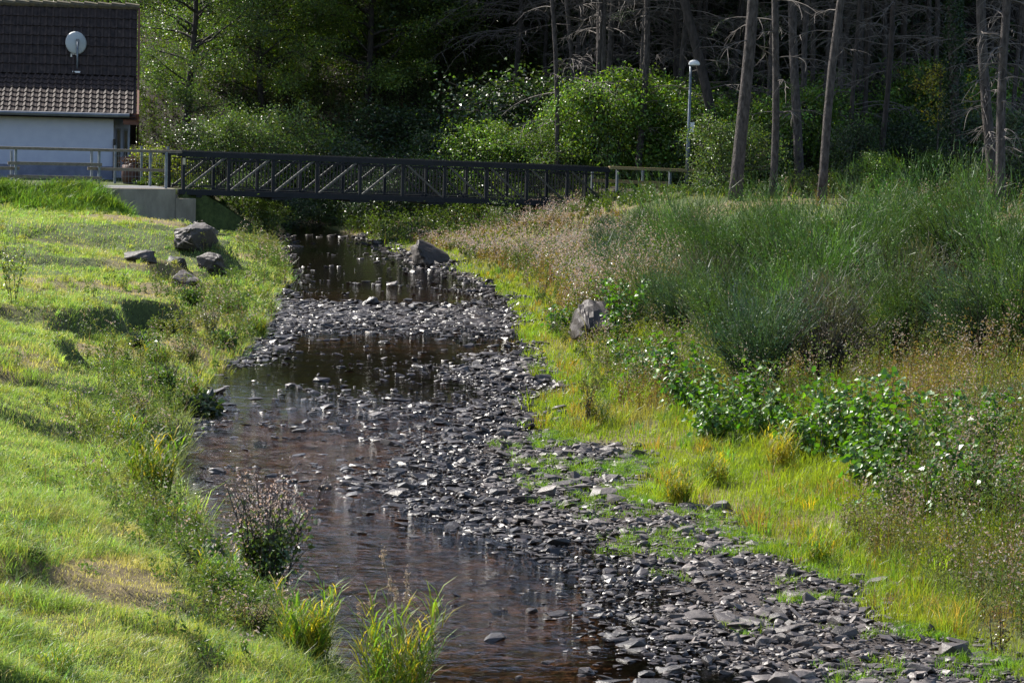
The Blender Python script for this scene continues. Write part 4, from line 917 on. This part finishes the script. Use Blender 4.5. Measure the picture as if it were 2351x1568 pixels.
nc = 5200; u = r.random(nc); yc = (15.0 ** -0.7 + u * (60 ** -0.7 - 15.0 ** -0.7)) ** (-1 / 0.7); xc = xe(yc) + r.random(nc) * (2.5 + .1 * yc); k = fbm(xc, yc, 1.2, 830, 3) > 0.47; xc, yc = xc[k], yc[k]; nc = len(xc)
idx = np.repeat(np.arange(nc), 22); hc_ = r.uniform(.09, .30, nc); off = r.normal(size=(len(idx), 2)) * (0.3 * hc_[idx])[:, None]; cc = jitter((0.18, 0.25, 0.035), nc, .25, .2, r); br_ = r.random(nc) < 0.2; cc[br_] = jitter((0.30, 0.2, 0.07), br_.sum(), .2, .1, r)
blades(mb, P3(xc[idx] + off[:, 0] * .6, yc[idx] + off[:, 1] * .6, -0.004), hc_[idx] * r.uniform(.5, 1.15, len(idx)), 0.0052 * np.clip(yc[idx] / 20, 1, 3), cc[idx], wind=off / hc_[idx][:, None], lean=.2, rng=r)
o = mb.build('bank_grass', M['grass']); tag(o, 'yellow-green grass along the right edge of the gravel', 'grass', kind='stuff')

# leafy weeds: stems with small leaves, tinted by area
def weeds(mb, x, y, h, nleaf, lsize, tint, r, stem=(0.14, 0.09, 0.05), fluff=0.0, fl_col=(0.45, 0.36, 0.32), spread=0.05, slot=0, slots=1):
    n = len(x); base = P3(x, y, -0.02); lean = r.normal(0, 0.12, (n, 2)); top = base + np.stack([lean[:, 0] * h, lean[:, 1] * h, h], 1)
    blades(mb, base, h * 1.0, 0.006 * np.clip(y / 25, 1, 2.2), jitter(stem, n, 0.25, 0.1, r), slots, lean=0.10, rng=r)
    idx = np.repeat(np.arange(n), nleaf); t = r.uniform(0.12, 1.0, len(idx)) ** 0.8
    P = base[idx] + (top - base)[idx] * t[:, None] + r.normal(size=(len(idx), 3)) * (spread * h[idx] * (1.15 - 0.6 * t))[:, None]
    T = jitter(np.ones(3), len(idx), 0.22, 0.12, r) * (np.asarray(tint)[idx] if np.ndim(tint) == 2 else np.asarray(tint))
    leaves(mb, P, lsize * np.clip(y[idx] / 25, 1, 1.6), np.clip(T, 0, 0.8), slot, up=0.7, aspect=0.42, rng=r)
    if fluff > 0:
        sel = np.nonzero(r.random(n) < fluff)[0]; idx = np.repeat(sel, 26); P = top[idx] + r.normal(size=(len(idx), 3)) * np.array([0.06, 0.06, 0.11]); 
        leaves(mb, P, 0.030 * np.clip(y[idx] / 35, 1, 1.6), jitter(fl_col, len(idx), 0.2, 0.08, r), slots, up=0.0, aspect=0.5, rng=r)
r = np.random.default_rng(31)
mb = MB(); n = 21000; u = r.random(n); y = (17.0 ** -0.6 + u * (72 ** -0.6 - 17.0 ** -0.6)) ** (-1 / 0.6)
x = xr(y) + 0.55 + r.random(n) * (4 + 0.28 * y); k = in_view(x, y, 0.03); x, y = x[k], y[k]; n = len(x); d = x - xr(y)
ph = fbm(x, y, 0.45, 200, 3); lim = 0.55 + 1.6 * sm((34 - y) / 6) * sm((y - 22) / 3); k = (d > lim * (0.6 + 0.8 * ph)) & (r.random(n) < 0.4 + 0.9 * ph); x, y, d, ph = x[k], y[k], d[k], ph[k]
k = (r.random(len(x)) < 1 - 0.8 * sm((y - 33) / 4) * sm((d - 2.2) / 1.0)); x, y, d, ph = x[k], y[k], d[k], ph[k]; n = len(x)
h = (0.24 + 0.14 * (y < 24) + 0.40 * sm((d - 0.5) / 1.6) * (1 - 0.3 * (y > 30))) * np.exp(r.normal(0, 0.25, n)) * (1 - 0.7 * sm((y - 54) / 10) * (x < 7))
hue = fbm(x, y, 0.6, 300, 3); g = np.array([0.09, 0.14, 0.03]); br = np.array([0.19, 0.13, 0.06]); ol = np.array([0.13, 0.15, 0.05])
q = sm((hue - 0.42) / 0.2)[:, None]; c = g * (1 - q) + ol * q; q2 = sm((fbm(x, y, 0.8, 350, 3) - 0.58) / 0.1)[:, None]; c = c * (1 - q2) + br * q2
weeds(mb, x, y, h, 30, 0.032, c, r, fluff=0.16 + 0.0 * h.mean(), fl_col=(0.34, 0.27, 0.22))
o = mb.build('bank_weeds', [M['herb'], M['dry']]); tag(o, 'tangled leafy and brown weeds covering the right bank', 'weeds', kind='stuff')
# tall pinkish seeding willowherb mass below the right bridge end
mb = MB(); n = 3600; y = r.uniform(42, 74, n); x = xr(y) + 0.9 + r.random(n) * 6.0 * sm((y - 36) / 20); 
ph = fbm(x, y, 0.6, 400, 3); k = (r.random(n) < 0.25 + ph) & (x - xr(y) < 2.6 + 0.14 * (y - 42)) & ~((x > 1.9) & (x < 3.6) & (y > 68)); x, y, ph = x[k], y[k], ph[k]; n = len(x); h = (0.5 + 0.45 * ph) * np.exp(r.normal(0, 0.2, n)) * (1 - 0.72 * sm((y - 54) / 10))
q = sm((fbm(x, y, 0.5, 450, 3) - 0.45) / 0.15)[:, None]; c = np.array([0.09, 0.13, 0.035]) * (1 - q) + np.array([0.22, 0.15, 0.06]) * q
weeds(mb, x, y, h, 42, 0.036, c, r, stem=(0.20, 0.10, 0.06), fluff=0.6, fl_col=(0.42, 0.33, 0.29), spread=0.07)
o = mb.build('willowherb', [M['leaf'], M['dry']]); tag(o, 'seeding pinkish-grey willowherb mass in front of the right bridge end', 'weeds', kind='stuff')
# left bank herbs along the slumped edge
mb = MB(); n = 2600; u = r.random(n); y = (15.0 ** -0.6 + u * (68 ** -0.6 - 15.0 ** -0.6)) ** (-1 / 0.6)
x = xl(y) - np.abs(r.normal(0.35, 0.4, n)) * (1 + 1.0 * sm((y - 28) / 8) * (1 - sm((y - 50) / 6))); ph = fbm(x, y, 0.7, 500, 3); k = (ph > 0.42); x, y, ph = x[k], y[k], ph[k]; n = len(x)
h = (0.12 + 0.30 * (ph - 0.3)) * np.exp(r.normal(0, 0.3, n)) * (1 + 0.5 * (y > 30))
q = sm((fbm(x, y, 0.9, 550, 3) - 0.5) / 0.15)[:, None]; c = np.array([0.09, 0.15, 0.04]) * (1 - q) + np.array([0.17, 0.18, 0.07]) * q
weeds(mb, x, y, h, 26, 0.034, c, r, fluff=0.05, spread=0.12)
# low broad-leaved herbs in the near lawn
n = 2600; y = r.uniform(15, 24, n); x = xl(y) - 0.1 - r.random(n) * 3.6; ph = fbm(x, y, 1.3, 600, 3); k = ph > 0.5; x, y = x[k], y[k]; n = len(x)
weeds(mb, x, y, np.full(n, 0.07), 12, 0.028, np.array([0.10, 0.19, 0.03]), r, spread=0.5)
o = mb.build('edge_herbs', [M['herb'], M['dry']]); tag(o, 'low leafy herbs along the left bank edge', 'herbs', kind='stuff')
# far bank and wood floor cover
mb = MB(); n = 17000; y = r.uniform(69, 103, n); x = r.uniform(-22, 18, n); k = in_view(x, y, 0.02) & ((x < xl(y) - 0.1) | (x > xr(y) + 0.1)); x, y = x[k], y[k]
al = (x - BL.x) * UH.x + (y - BL.y) * UH.y; dn = -((x - BL.x) * NH.x + (y - BL.y) * NH.y); k = ~((al < 0.3) & (dn > -2.2)) & ~((al > 13) & (dn < 0.2) & (dn > -1.8)) & ~((x < -11.0) & (y < 82)); x, y = x[k], y[k]; n = len(x)
yard = ((x < -8) & (y < 79)); hh = np.where(yard, 0.12, np.where((x > 0) & (x < 7.5) & (y < 77), 0.16, 0.5))
weeds(mb, x, y, hh * np.exp(r.normal(0, .3, n)), 34, 0.05, np.array([0.07, 0.11, 0.025]), r, spread=0.22)
o = mb.build('undergrowth', [M['leaf'], M['dry']]); tag(o, 'rough green undergrowth around the bridge ends and wood floor', 'undergrowth', kind='stuff')

# ---------------------------------------------------------------- broom bushes
def broom(name, h, seed, tint, n=420, rad=0.75, bare=0.0):
    r = np.random.default_rng(seed); root = empty(name); st = MB(); fo = MB()
    nc = 13; ca = r.uniform(0, 2 * math.pi, nc); cs = np.sqrt(r.random(nc)); ch = r.uniform(0.6, 1.1, nc) * (1 - 0.35 * cs ** 2); ct = np.exp(r.normal(0, 0.28, nc))
    g_ = r.integers(0, nc, n); C = np.stack([np.cos(ca) * cs, np.sin(ca) * cs], 1)[g_] * rad + r.normal(size=(n, 2)) * 0.11 * h
    hh = h * ch[g_] * r.uniform(0.7, 1.05, n); P0 = np.concatenate([C * 0.12, np.zeros((n, 1))], 1)
    P1 = np.concatenate([C * 0.42, (hh * 0.45)[:, None]], 1); P2 = np.concatenate([C * 0.95, hh[:, None]], 1) + r.normal(size=(n, 3)) * 0.03
    for k in range(0, n, 9): st.tube([P0[k] - [0, 0, .1], P0[k] * .6 + P1[k] * .4, P1[k], P1[k] * .5 + P2[k] * .5], [0.015, 0.012, 0.007, 0.004], 5, cap=False)
    m = 15; idx = np.repeat(np.arange(n), m); t = r.uniform(0.16, 1, n * m)
    B = np.where(t[:, None] < 0.5, P0[idx] + (P1 - P0)[idx] * (t * 2)[:, None], P1[idx] + (P2 - P1)[idx] * (t * 2 - 1)[:, None]) + r.normal(size=(n * m, 3)) * 0.045
    dirv = (P2 - P1)[idx]; dirv = dirv / np.linalg.norm(dirv, axis=1)[:, None] + r.normal(size=(n * m, 3)) * 0.30
    L = r.uniform(0.07, 0.20, n * m); S = rdir(n * m, 0, r); S -= dirv * (S * dirv).sum(1)[:, None]; S /= np.linalg.norm(S, axis=1)[:, None] + 1e-6; hw = 0.0040
    V = np.stack([B - S * hw, B + S * hw, B + dirv * L[:, None]], 1).reshape(-1, 3); F = np.arange(len(V)).reshape(-1, 3)
    T = jitter(tint, n, 0.15, 0.12, r)[idx] * ct[g_][idx][:, None] * np.exp(r.normal(0, 0.15, (n * m, 1))); fo.add(V, F, 0, np.repeat(T, 3, 0))
    q = r.integers(0, n * m, n * 13); leaves(fo, B[q] + dirv[q] * (L[q] * r.random(len(q)))[:, None] + r.normal(size=(len(q), 3)) * 0.012, 0.024, np.clip(T[q] * 1.35 * np.exp(r.normal(0, .3, (len(q), 1))), 0, .6), up=0.6, aspect=0.5, rng=r)
    st.build('stems', M['bark_dark'], root, False, False); fo.build('foliage', M['broom'], root); return root
bA = broom('broom_bush', 1.6, 501, (0.060, 0.115, 0.026)); bB = broom('broom_bush', 1.35, 502, (0.055, 0.092, 0.026), rad=0.85); bC = broom('broom_bush', 1.1, 503, (0.048, 0.082, 0.045), n=360, rad=0.6)
bD = broom('heath_bush', 1.3, 504, (0.06, 0.055, 0.04), n=260, rad=0.6)
BR_ = [
 (bC, 1440, 560, 0.6, 1.0, 'low greyish broom at the left end of the broom thicket'),
 (bA, 1530, 640, 1.1, 1.25, 'tall upright broom, first big one right of the bridge end'),
 (bB, 1600, 650, 2.0, 1.1, 'spreading broom in the middle of the thicket left half'),
 (bB, 1480, 760, 2.9, 0.95, 'low broom just right of the tall boulder'),
 (bC, 1570, 780, 3.7, 1.0, 'bluish broom above the white-glinting alder leaves'),
 (bA, 1690, 690, 4.4, 1.1, 'fresh green broom standing over the bluish one'),
 (bC, 1740, 900, 5.1, 1.15, 'narrow blue-green broom standing forward of the thicket'),
 (bB, 1800, 690, 0.4, 1.2, 'widest bright green broom in the centre of the thicket'),
 (bA, 1880, 740, 1.4, 1.15, 'broom leaning over the dry brown heath bush'),
 (bD, 1890, 880, 2.4, 1.0, 'half-dead brown-black bush in front of the bright broom'),
 (bA, 1960, 680, 3.3, 1.2, 'high broom with tips against the tree trunks'),
 (bB, 2040, 700, 4.2, 1.1, 'bright green broom left of the purple-brown bush'),
 (bD, 2140, 790, 5.0, 1.05, 'purple-brown leafy bush near the right edge'),
 (bA, 2120, 640, 5.7, 1.2, 'broom rising behind the purple-brown bush'),
 (bB, 2220, 660, 0.9, 1.25, 'dark broom at the foot of the reddish trunk'),
 (bA, 2310, 700, 1.9, 1.2, 'tall broom near the right edge below the grey trunk'),
 (bB, 2350, 830, 2.8, 1.1, 'broom cut by the right edge of the view'),
 (bC, 2250, 820, 3.6, 1.0, 'thin broom before the right-edge bushes'),
 (bC, 1700, 560, 4.6, 1.0, 'small broom at the foot of the first stout trunk'),
 (bA, 1750, 600, 5.5, 1.0, 'broom between the stout trunk and the wood edge'),
 (bC, 1385, 530, 0.3, 0.75, 'small broom below the right end of the bridge'),
 (bC, 1470, 520, 1.3, 0.75, 'small broom under the yellowish railing'),
 (bC, 1570, 530, 2.3, 0.9, 'broom below the lamp post'),
 (bB, 1660, 800, 2.6, 1.0, 'rounded broom just behind the narrow blue-green one'),
 (bA, 1810, 800, 0.9, 0.95, 'broom in the gap between the narrow one and the brown bush'),
 (bD, 1960, 830, 4.0, 0.9, 'second blackish bush merging with the half-dead one'),
 (bB, 2060, 830, 1.7, 0.9, 'low broom left of the purple-brown bush foot'),
 (bD, 1630, 720, 3.0, 0.9, 'greyish dry bush inside the thicket above the glinting leaves'),
 (bC, 1420, 680, 2.1, 1.0, 'small grey-green broom beside the layered boulder'),
 (bC, 1400, 620, 0.1, 0.9, 'small grey-green broom among the seeding weeds'),
 (bB, 1980, 600, 4.9, 0.9, 'back row broom under the slim leaning trunk'),
]
used = set()
for src, px, py, rz, sc, lab in BR_:
    o = src if src.name not in used else copy_tree(src); used.add(src.name); stand(o, px, py, rz=rz, sc=sc * (1.28 + 0.42 * ((px * 7 + py * 3) % 10) / 9) * (1.0 if py > 560 else 0.5)); tag(o, lab, 'bush', 'broom thicket on the right bank')

# ---------------------------------------------------------------- alder saplings with big glossy leaves
def alder(name, h, seed, n_st=7, nl=520, rad=0.35):
    r = np.random.default_rng(seed); root = empty(name); st = MB(); fo = MB(); pts = []
    for k in range(n_st):
        a = r.uniform(0, 2 * math.pi); P = limb_path((r.normal(0, .05), r.normal(0, .05), -0.05), (math.cos(a) * rad / h, math.sin(a) * rad / h, 1), h * r.uniform(0.6, 1.05), 8, 0.06, 0.02, r)
        st.tube(P, np.linspace(0.010, 0.003, 9), 5, cap=False)
        for q in range(2, 9):
            b = r.uniform(0, 2 * math.pi); S = limb_path(P[q], (math.cos(b), math.sin(b), 0.5), r.uniform(0.08, 0.26), 3, 0.1, 0, r); st.tube(S, 0.003, 4, cap=False); pts.extend(S); pts.append(P[q])
    pts = np.array(pts); P = pts[r.integers(0, len(pts), nl)] + r.normal(size=(nl, 3)) * 0.03
    leaves(fo, P, 0.068, jitter((0.07, 0.15, 0.02), nl, 0.25, 0.12, r), up=1.0, aspect=0.66, nsides=6, rng=r, fold=0.12, out=0.45)
    st.build('stems', M['bark'], root, False, False); fo.build('foliage', M['gloss_leaf'], root); return root
aA = alder('alder_sapling', 0.85, 601); aB = alder('alder_sapling', 0.62, 602, 8, 560, 0.4); aC = alder('alder_sapling', 1.05, 603, 6, 480, 0.3)
AL = [
 (aB, 1425, 845, 'alder sapling just below and right of the tall boulder'), (aB, 1475, 880, 'second alder sapling down the slope from the boulder'),
 (aA, 1540, 920, 'alder sapling in the middle of the upper glinting row'), (aB, 1600, 950, 'alder sapling under the bluish broom'),
 (aB, 1640, 1010, 'dense alder sapling ending the upper glinting row'), (aA, 1690, 980, 'alder sapling at the foot of the narrow broom'),
 (aB, 1760, 1010, 'low alder sapling bridging the two leafy rows'), (aB, 1845, 1050, 'alder sapling starting the lower leafy row'),
 (aC, 1900, 1060, 'upright alder sapling in the lower row'), (aA, 1965, 1060, 'alder sapling with a raised tip, left of the tall pair'),
 (aC, 2030, 1080, 'tallest alder sapling with shoots above the rest'), (aB, 2000, 1120, 'low alder sapling in front of the tallest one'),
 (aA, 2100, 1110, 'alder sapling right of the tallest one'), (aB, 2080, 1180, 'foremost alder sapling above the brown weeds'),
 (aC, 2180, 1130, 'alder sapling in the right part of the lower row'), (aB, 2160, 1200, 'bushy alder sapling lowest on the right bank'),
 (aC, 2270, 1100, 'alder sapling standing alone behind the lower row'), (aA, 2250, 1190, 'alder sapling low near the right edge'),
 (aB, 2330, 1210, 'alder sapling at the right edge of the view'), (aC, 1430, 790, 'slim alder shoot beside the tall boulder'),
 (aB, 1280, 760, 'single small alder sapling left of the tall boulder'),
]
used = set()
for k, (src, px, py, lab) in enumerate(AL):
    o = src if src.name not in used else copy_tree(src); used.add(src.name); stand(o, px, py, rz=k * 1.3, sc=1.0 + 0.05 * (k % 4)); tag(o, lab, 'sapling', 'alder saplings on the right bank')
    if k in (0, 1, 20): o.scale = (0.9,) * 3

# ---------------------------------------------------------------- single plants
def reed(name, h, n, rad, tint, seed, wd=0.010, yell=0.22, leafy=True):
    r = np.random.default_rng(seed); root = empty(name); mb = MB(); a = r.uniform(0, 2 * math.pi, n); q = rad * np.sqrt(r.random(n)) * 0.45
    P = np.stack([q * np.cos(a), q * np.sin(a), 0 * a], 1); hh = h * r.uniform(0.45, 1.1, n); out = np.stack([np.cos(a), np.sin(a)], 1) * (q / rad * 1.1)[:, None]
    T = jitter(tint, n, 0.2, 0.15, r); ye = r.random(n) < yell; T[ye] = jitter((0.36, 0.30, 0.04), ye.sum(), 0.15, 0.1, r)
    blades(mb, P, hh, 0.006, jitter((0.12, 0.15, 0.03), n, .2, .1, r), lean=0.06, wind=out * 0.5, rng=r)
    m = 7; idx = np.repeat(np.arange(n), m); t = r.uniform(0.15, 0.95, n * m); C = P[idx] + np.concatenate([out[idx] * (0.5 * t * t * hh[idx])[:, None], (hh[idx] * t)[:, None]], 1)
    b = r.uniform(0, 2 * math.pi, n * m); L = r.uniform(0.10, 0.22, n * m) * h / 0.6; D = np.stack([np.cos(b) * 0.55, np.sin(b) * 0.55, np.full(n * m, 0.85)], 1)
    S = np.stack([-np.sin(b), np.cos(b), 0 * b], 1) * wd / 2; mid = C + D * (L * 0.5)[:, None]; tip = C + D * (L * 0.9)[:, None] + np.stack([np.cos(b), np.sin(b), -0.5 + 0 * b], 1) * (L * 0.22)[:, None]
    V = np.stack([C - S * .5, C + S * .5, mid - S, mid + S, tip], 1).reshape(-1, 3); bb = np.arange(n * m)[:, None] * 5
    TT = T[idx] * np.exp(r.normal(0, .12, (n * m, 1))); mb.add(V, np.concatenate([bb + [0, 1, 3], bb + [0, 3, 2], bb + [2, 3, 4]]), 0, np.repeat(np.clip(TT, 0, .8), 5, 0))
    mb.build('foliage', M['grass'], root); return root
def seedheads(root, n, h, seed):
    r = np.random.default_rng(seed); mb = MB()
    for k in range(n):
        P = limb_path((r.normal(0, .08), r.normal(0, .08), 0), (r.normal(0, .12), r.normal(0, .12), 1), h * r.uniform(.75, 1.1), 8, 0.03, -0.005, r); mb.tube(P, np.linspace(.003, .0015, 9), 4, 0, (0.3, 0.24, 0.16), False)
        q = P[-1] + r.normal(size=(60, 3)) * [0.008, 0.008, 0.03] - [0, 0, .03]; leaves(mb, q, 0.016, jitter((0.38, 0.30, 0.22), 60, .2, .05, r), up=0, rng=r)
    mb.build('seed_heads', M['dry'], root)
c = reed('reed_clump', 0.62, 150, 0.26, (0.12, 0.2, 0.025), 701); stand(c, 705, 1530, sc=1.0); tag(c, 'dense rounded clump of yellow-green reed grass at the lower left bank', 'reed clump')
c = reed('reed_clump', 0.85, 100, 0.42, (0.14, 0.22, 0.03), 702, wd=0.013); stand(c, 905, 1640); seedheads(c, 7, 1.15, 71); tag(c, 'looser tall clump of reed grass with brown seed heads at the lower edge', 'reed clump')
c = reed('reed_clump', 0.42, 90, 0.25, (0.17, 0.24, 0.03), 703, yell=0.5); stand(c, 1555, 1150); tag(c, 'bright yellow-green reed clump at the edge of the gravel bar', 'reed clump')
c = reed('reed_clump', 0.40, 60, 0.28, (0.15, 0.22, 0.03), 704, yell=0.5); stand(c, 1640, 1110); tag(c, 'wide soft reed clump right behind the bright one at the bar', 'reed clump')
c = reed('reed_clump', 0.42, 50, 0.22, (0.11, 0.15, 0.03), 705, yell=0.2); stand(c, 1375, 975); tag(c, 'narrow green reed clump by the tall brown dock stalk', 'reed clump')
c = reed('reed_clump', 0.5, 70, 0.3, (0.2, 0.2, 0.03), 706, yell=0.7); stand(c, 1790, 1080); tag(c, 'golden yellow reed clump left of the lower alder row', 'reed clump')
c = reed('reed_clump', 0.35, 50, 0.2, (0.16, 0.25, 0.03), 707, yell=0.2); stand(c, 1880, 1290); tag(c, 'small fresh green reed clump at the foot of the brown weeds', 'reed clump')
c = reed('reed_clump', 0.40, 70, 0.26, (0.10, 0.17, 0.02), 708, yell=0.25); stand(c, 345, 1120, sc=1.5); tag(c, 'leafy green clump hanging over the left water edge', 'reed clump')

def shrub(name, h, rad, seed, nst, nl, tint, fl=True, lsize=0.03, mat='leaf', flc=(0.48, 0.38, 0.34)):
    r = np.random.default_rng(seed); root = empty(name); st = MB(); fo = MB(); pts = []; tops = []
    for k in range(nst):
        a = r.uniform(0, 2 * math.pi); P = limb_path((r.normal(0, .03), r.normal(0, .03), -0.03), (math.cos(a) * rad / h, math.sin(a) * rad / h, 1), h * r.uniform(.6, 1.05), 8, 0.05, 0.03, r); st.tube(P, np.linspace(.006, .002, 9), 4, cap=False); pts.extend(P[2:7]); tops.extend(P[5:])
        for q in range(3, 8):
            b = r.uniform(0, 6.28); S = limb_path(P[q], (math.cos(b) * .7, math.sin(b) * .7, 1), h * r.uniform(.1, .25), 3, .1, 0, r); st.tube(S, .0018, 3, cap=False); (pts if q < 5 else tops).extend(S)
    pts = np.array(pts); tops = np.array(tops); P = pts[r.integers(0, len(pts), nl)] + r.normal(size=(nl, 3)) * 0.035; leaves(fo, P, lsize, jitter(tint, nl, .3, .15, r), up=.7, rng=r)
    st.build('stems', M['bark'], root, False, False); fo.build('foliage', M[mat], root)
    if fl:
        f = MB(); m = nl; P = tops[r.integers(0, len(tops), m)] + r.normal(size=(m, 3)) * 0.022; leaves(f, P, 0.013, jitter(flc, m, .25, .08, r), up=0, rng=r); f.build('seed_fluff', M['dry'], root)
    return root
c = shrub('seeding_shrub', 0.62, 0.20, 801, 34, 1500, (0.085, 0.125, 0.045)); stand(c, 612, 1385, Y=20.0, sc=1.75); c.location.z = 0.0; tag(c, 'dark green shrub with pinkish seeding tips standing in the water by the left bank', 'shrub')
c = shrub('dark_leaved_plant', 0.26, 0.32, 802, 40, 520, (0.03, 0.045, 0.018), False, 0.085, 'gloss_leaf'); stand(c, 455, 985, Y=31.3, sc=1.6); c.location.z = 0; tag(c, 'low dark round-leaved plant hugging the left water edge', 'plant')
c = shrub('purple_plant', 0.30, 0.15, 803, 22, 300, (0.07, 0.04, 0.03), False, 0.06); stand(c, 310, 985); tag(c, 'brownish leafy plant on the left bank above the dark round-leaved one', 'plant')
c = shrub('leafy_bush', 0.42, 0.22, 804, 26, 900, (0.05, 0.09, 0.02), False, 0.032); stand(c, 385, 1080, Y=27.2, sc=1.25); c.location.z = 0.03; tag(c, 'dark leafy bush dipping into the water beside the green clump', 'bush')
c = shrub('dock_stalk', 0.75, 0.10, 805, 6, 260, (0.10, 0.08, 0.03), True, 0.03, flc=(0.18, 0.07, 0.04)); stand(c, 1345, 980); tag(c, 'tall reddish-brown dock stalk on the right green strip', 'plant')
c = shrub('dock_stalk', 0.55, 0.06, 806, 3, 120, (0.12, 0.10, 0.03), True, 0.03, flc=(0.2, 0.07, 0.04)); stand(c, 2290, 1500); tag(c, 'thin red dock stalk low at the right edge', 'plant')
c = shrub('willow_sapling', 1.35, 0.35, 807, 4, 300, (0.16, 0.2, 0.06), False, 0.055); stand(c, 38, 700); tag(c, 'thin pale-leaved sapling on the lawn at the left edge', 'sapling')
c = shrub('thistle', 0.6, 0.2, 808, 14, 320, (0.10, 0.11, 0.04), True, 0.04); stand(c, 480, 770); tag(c, 'dry brown thistle clump on the left bank above the riffle', 'plant')
c = shrub('sedge_tuft', 0.45, 0.2, 809, 10, 200, (0.05, 0.09, 0.02), False, 0.05); stand(c, 1275, 770); tag(c, 'small dark upright weed at the grass edge left of the tall boulder', 'plant')

# clumps that overhang the left bank
kA = shrub('weed_clump', 0.42, 0.30, 821, 22, 900, (0.09, 0.15, 0.04), False, 0.045, 'herb')
kB = shrub('weed_clump', 0.38, 0.26, 822, 20, 700, (0.13, 0.15, 0.05), True, 0.035, 'herb', flc=(0.40, 0.30, 0.24))
kC = reed('grass_tussock', 0.34, 90, 0.26, (0.15, 0.24, 0.05), 823, wd=0.008, yell=0.15)
kD = shrub('weed_clump', 0.34, 0.32, 824, 26, 700, (0.035, 0.06, 0.025), False, 0.07, 'leaf')
KL = [
 (kA, 440, 700, 1.3, 'leafy green weed clump just below the dark rock ledge'), (kB, 520, 715, 1.2, 'dry-tipped weed clump on the low shelf left of the riffle'),
 (kC, 600, 690, 1.2, 'bright grass tussock where the left bank meets the riffle'), (kC, 590, 770, 1.3, 'grass tussock on the tip of the left bank below the riffle'),
 (kA, 520, 800, 1.2, 'green weed clump above the left edge of the calm pool'), (kD, 400, 760, 1.2, 'dark bramble clump under the shadowed step of the lawn'),
 (kB, 430, 830, 1.1, 'brownish weed clump on the bank between two green ones'), (kC, 360, 840, 1.2, 'pale grass tussock hanging off the lawn step'),
 (kD, 330, 800, 1.0, 'dark weed clump in the hollow at the lawn step'), (kA, 370, 900, 1.3, 'tall leafy clump behind the dark round-leaved plant'),
 (kB, 300, 950, 1.2, 'yellow-brown weed clump left of the dark round-leaved plant'), (kC, 430, 905, 1.1, 'grass tussock dipping to the water above the dark plant'),
 (kC, 290, 1010, 1.2, 'grass tussock behind the large overhanging green clump'), (kC, 420, 1190, 1.1, 'grass tussock at the water across from the fast bluish water'),
 (kD, 460, 1290, 1.0, 'dark weed clump at the water edge behind the seeding shrub'), (kC, 500, 1350, 1.0, 'grass tussock beside the tilted slab'),
 (kA, 470, 1235, 0.8, 'small leafy clump with sunlit tips at the left water edge'), (kB, 580, 1440, 0.8, 'brown weed clump left of the rounded reed clump'),
 (kA, 75, 1290, 0.45, 'small dull weed tuft in the near lawn'), (kC, 35, 1245, 0.6, 'rank green tussock in the near lawn at the left edge'),
 (kC, 130, 1560, 0.7, 'rank green tussock at the lower left corner'),
]
used = set()
for k, (src, px, py, sc, lab) in enumerate(KL):
    o = src if src.name not in used else copy_tree(src); used.add(src.name); stand(o, px, py, rz=k * 1.7, sc=sc); tag(o, lab, 'plant', 'clumps on the left bank')
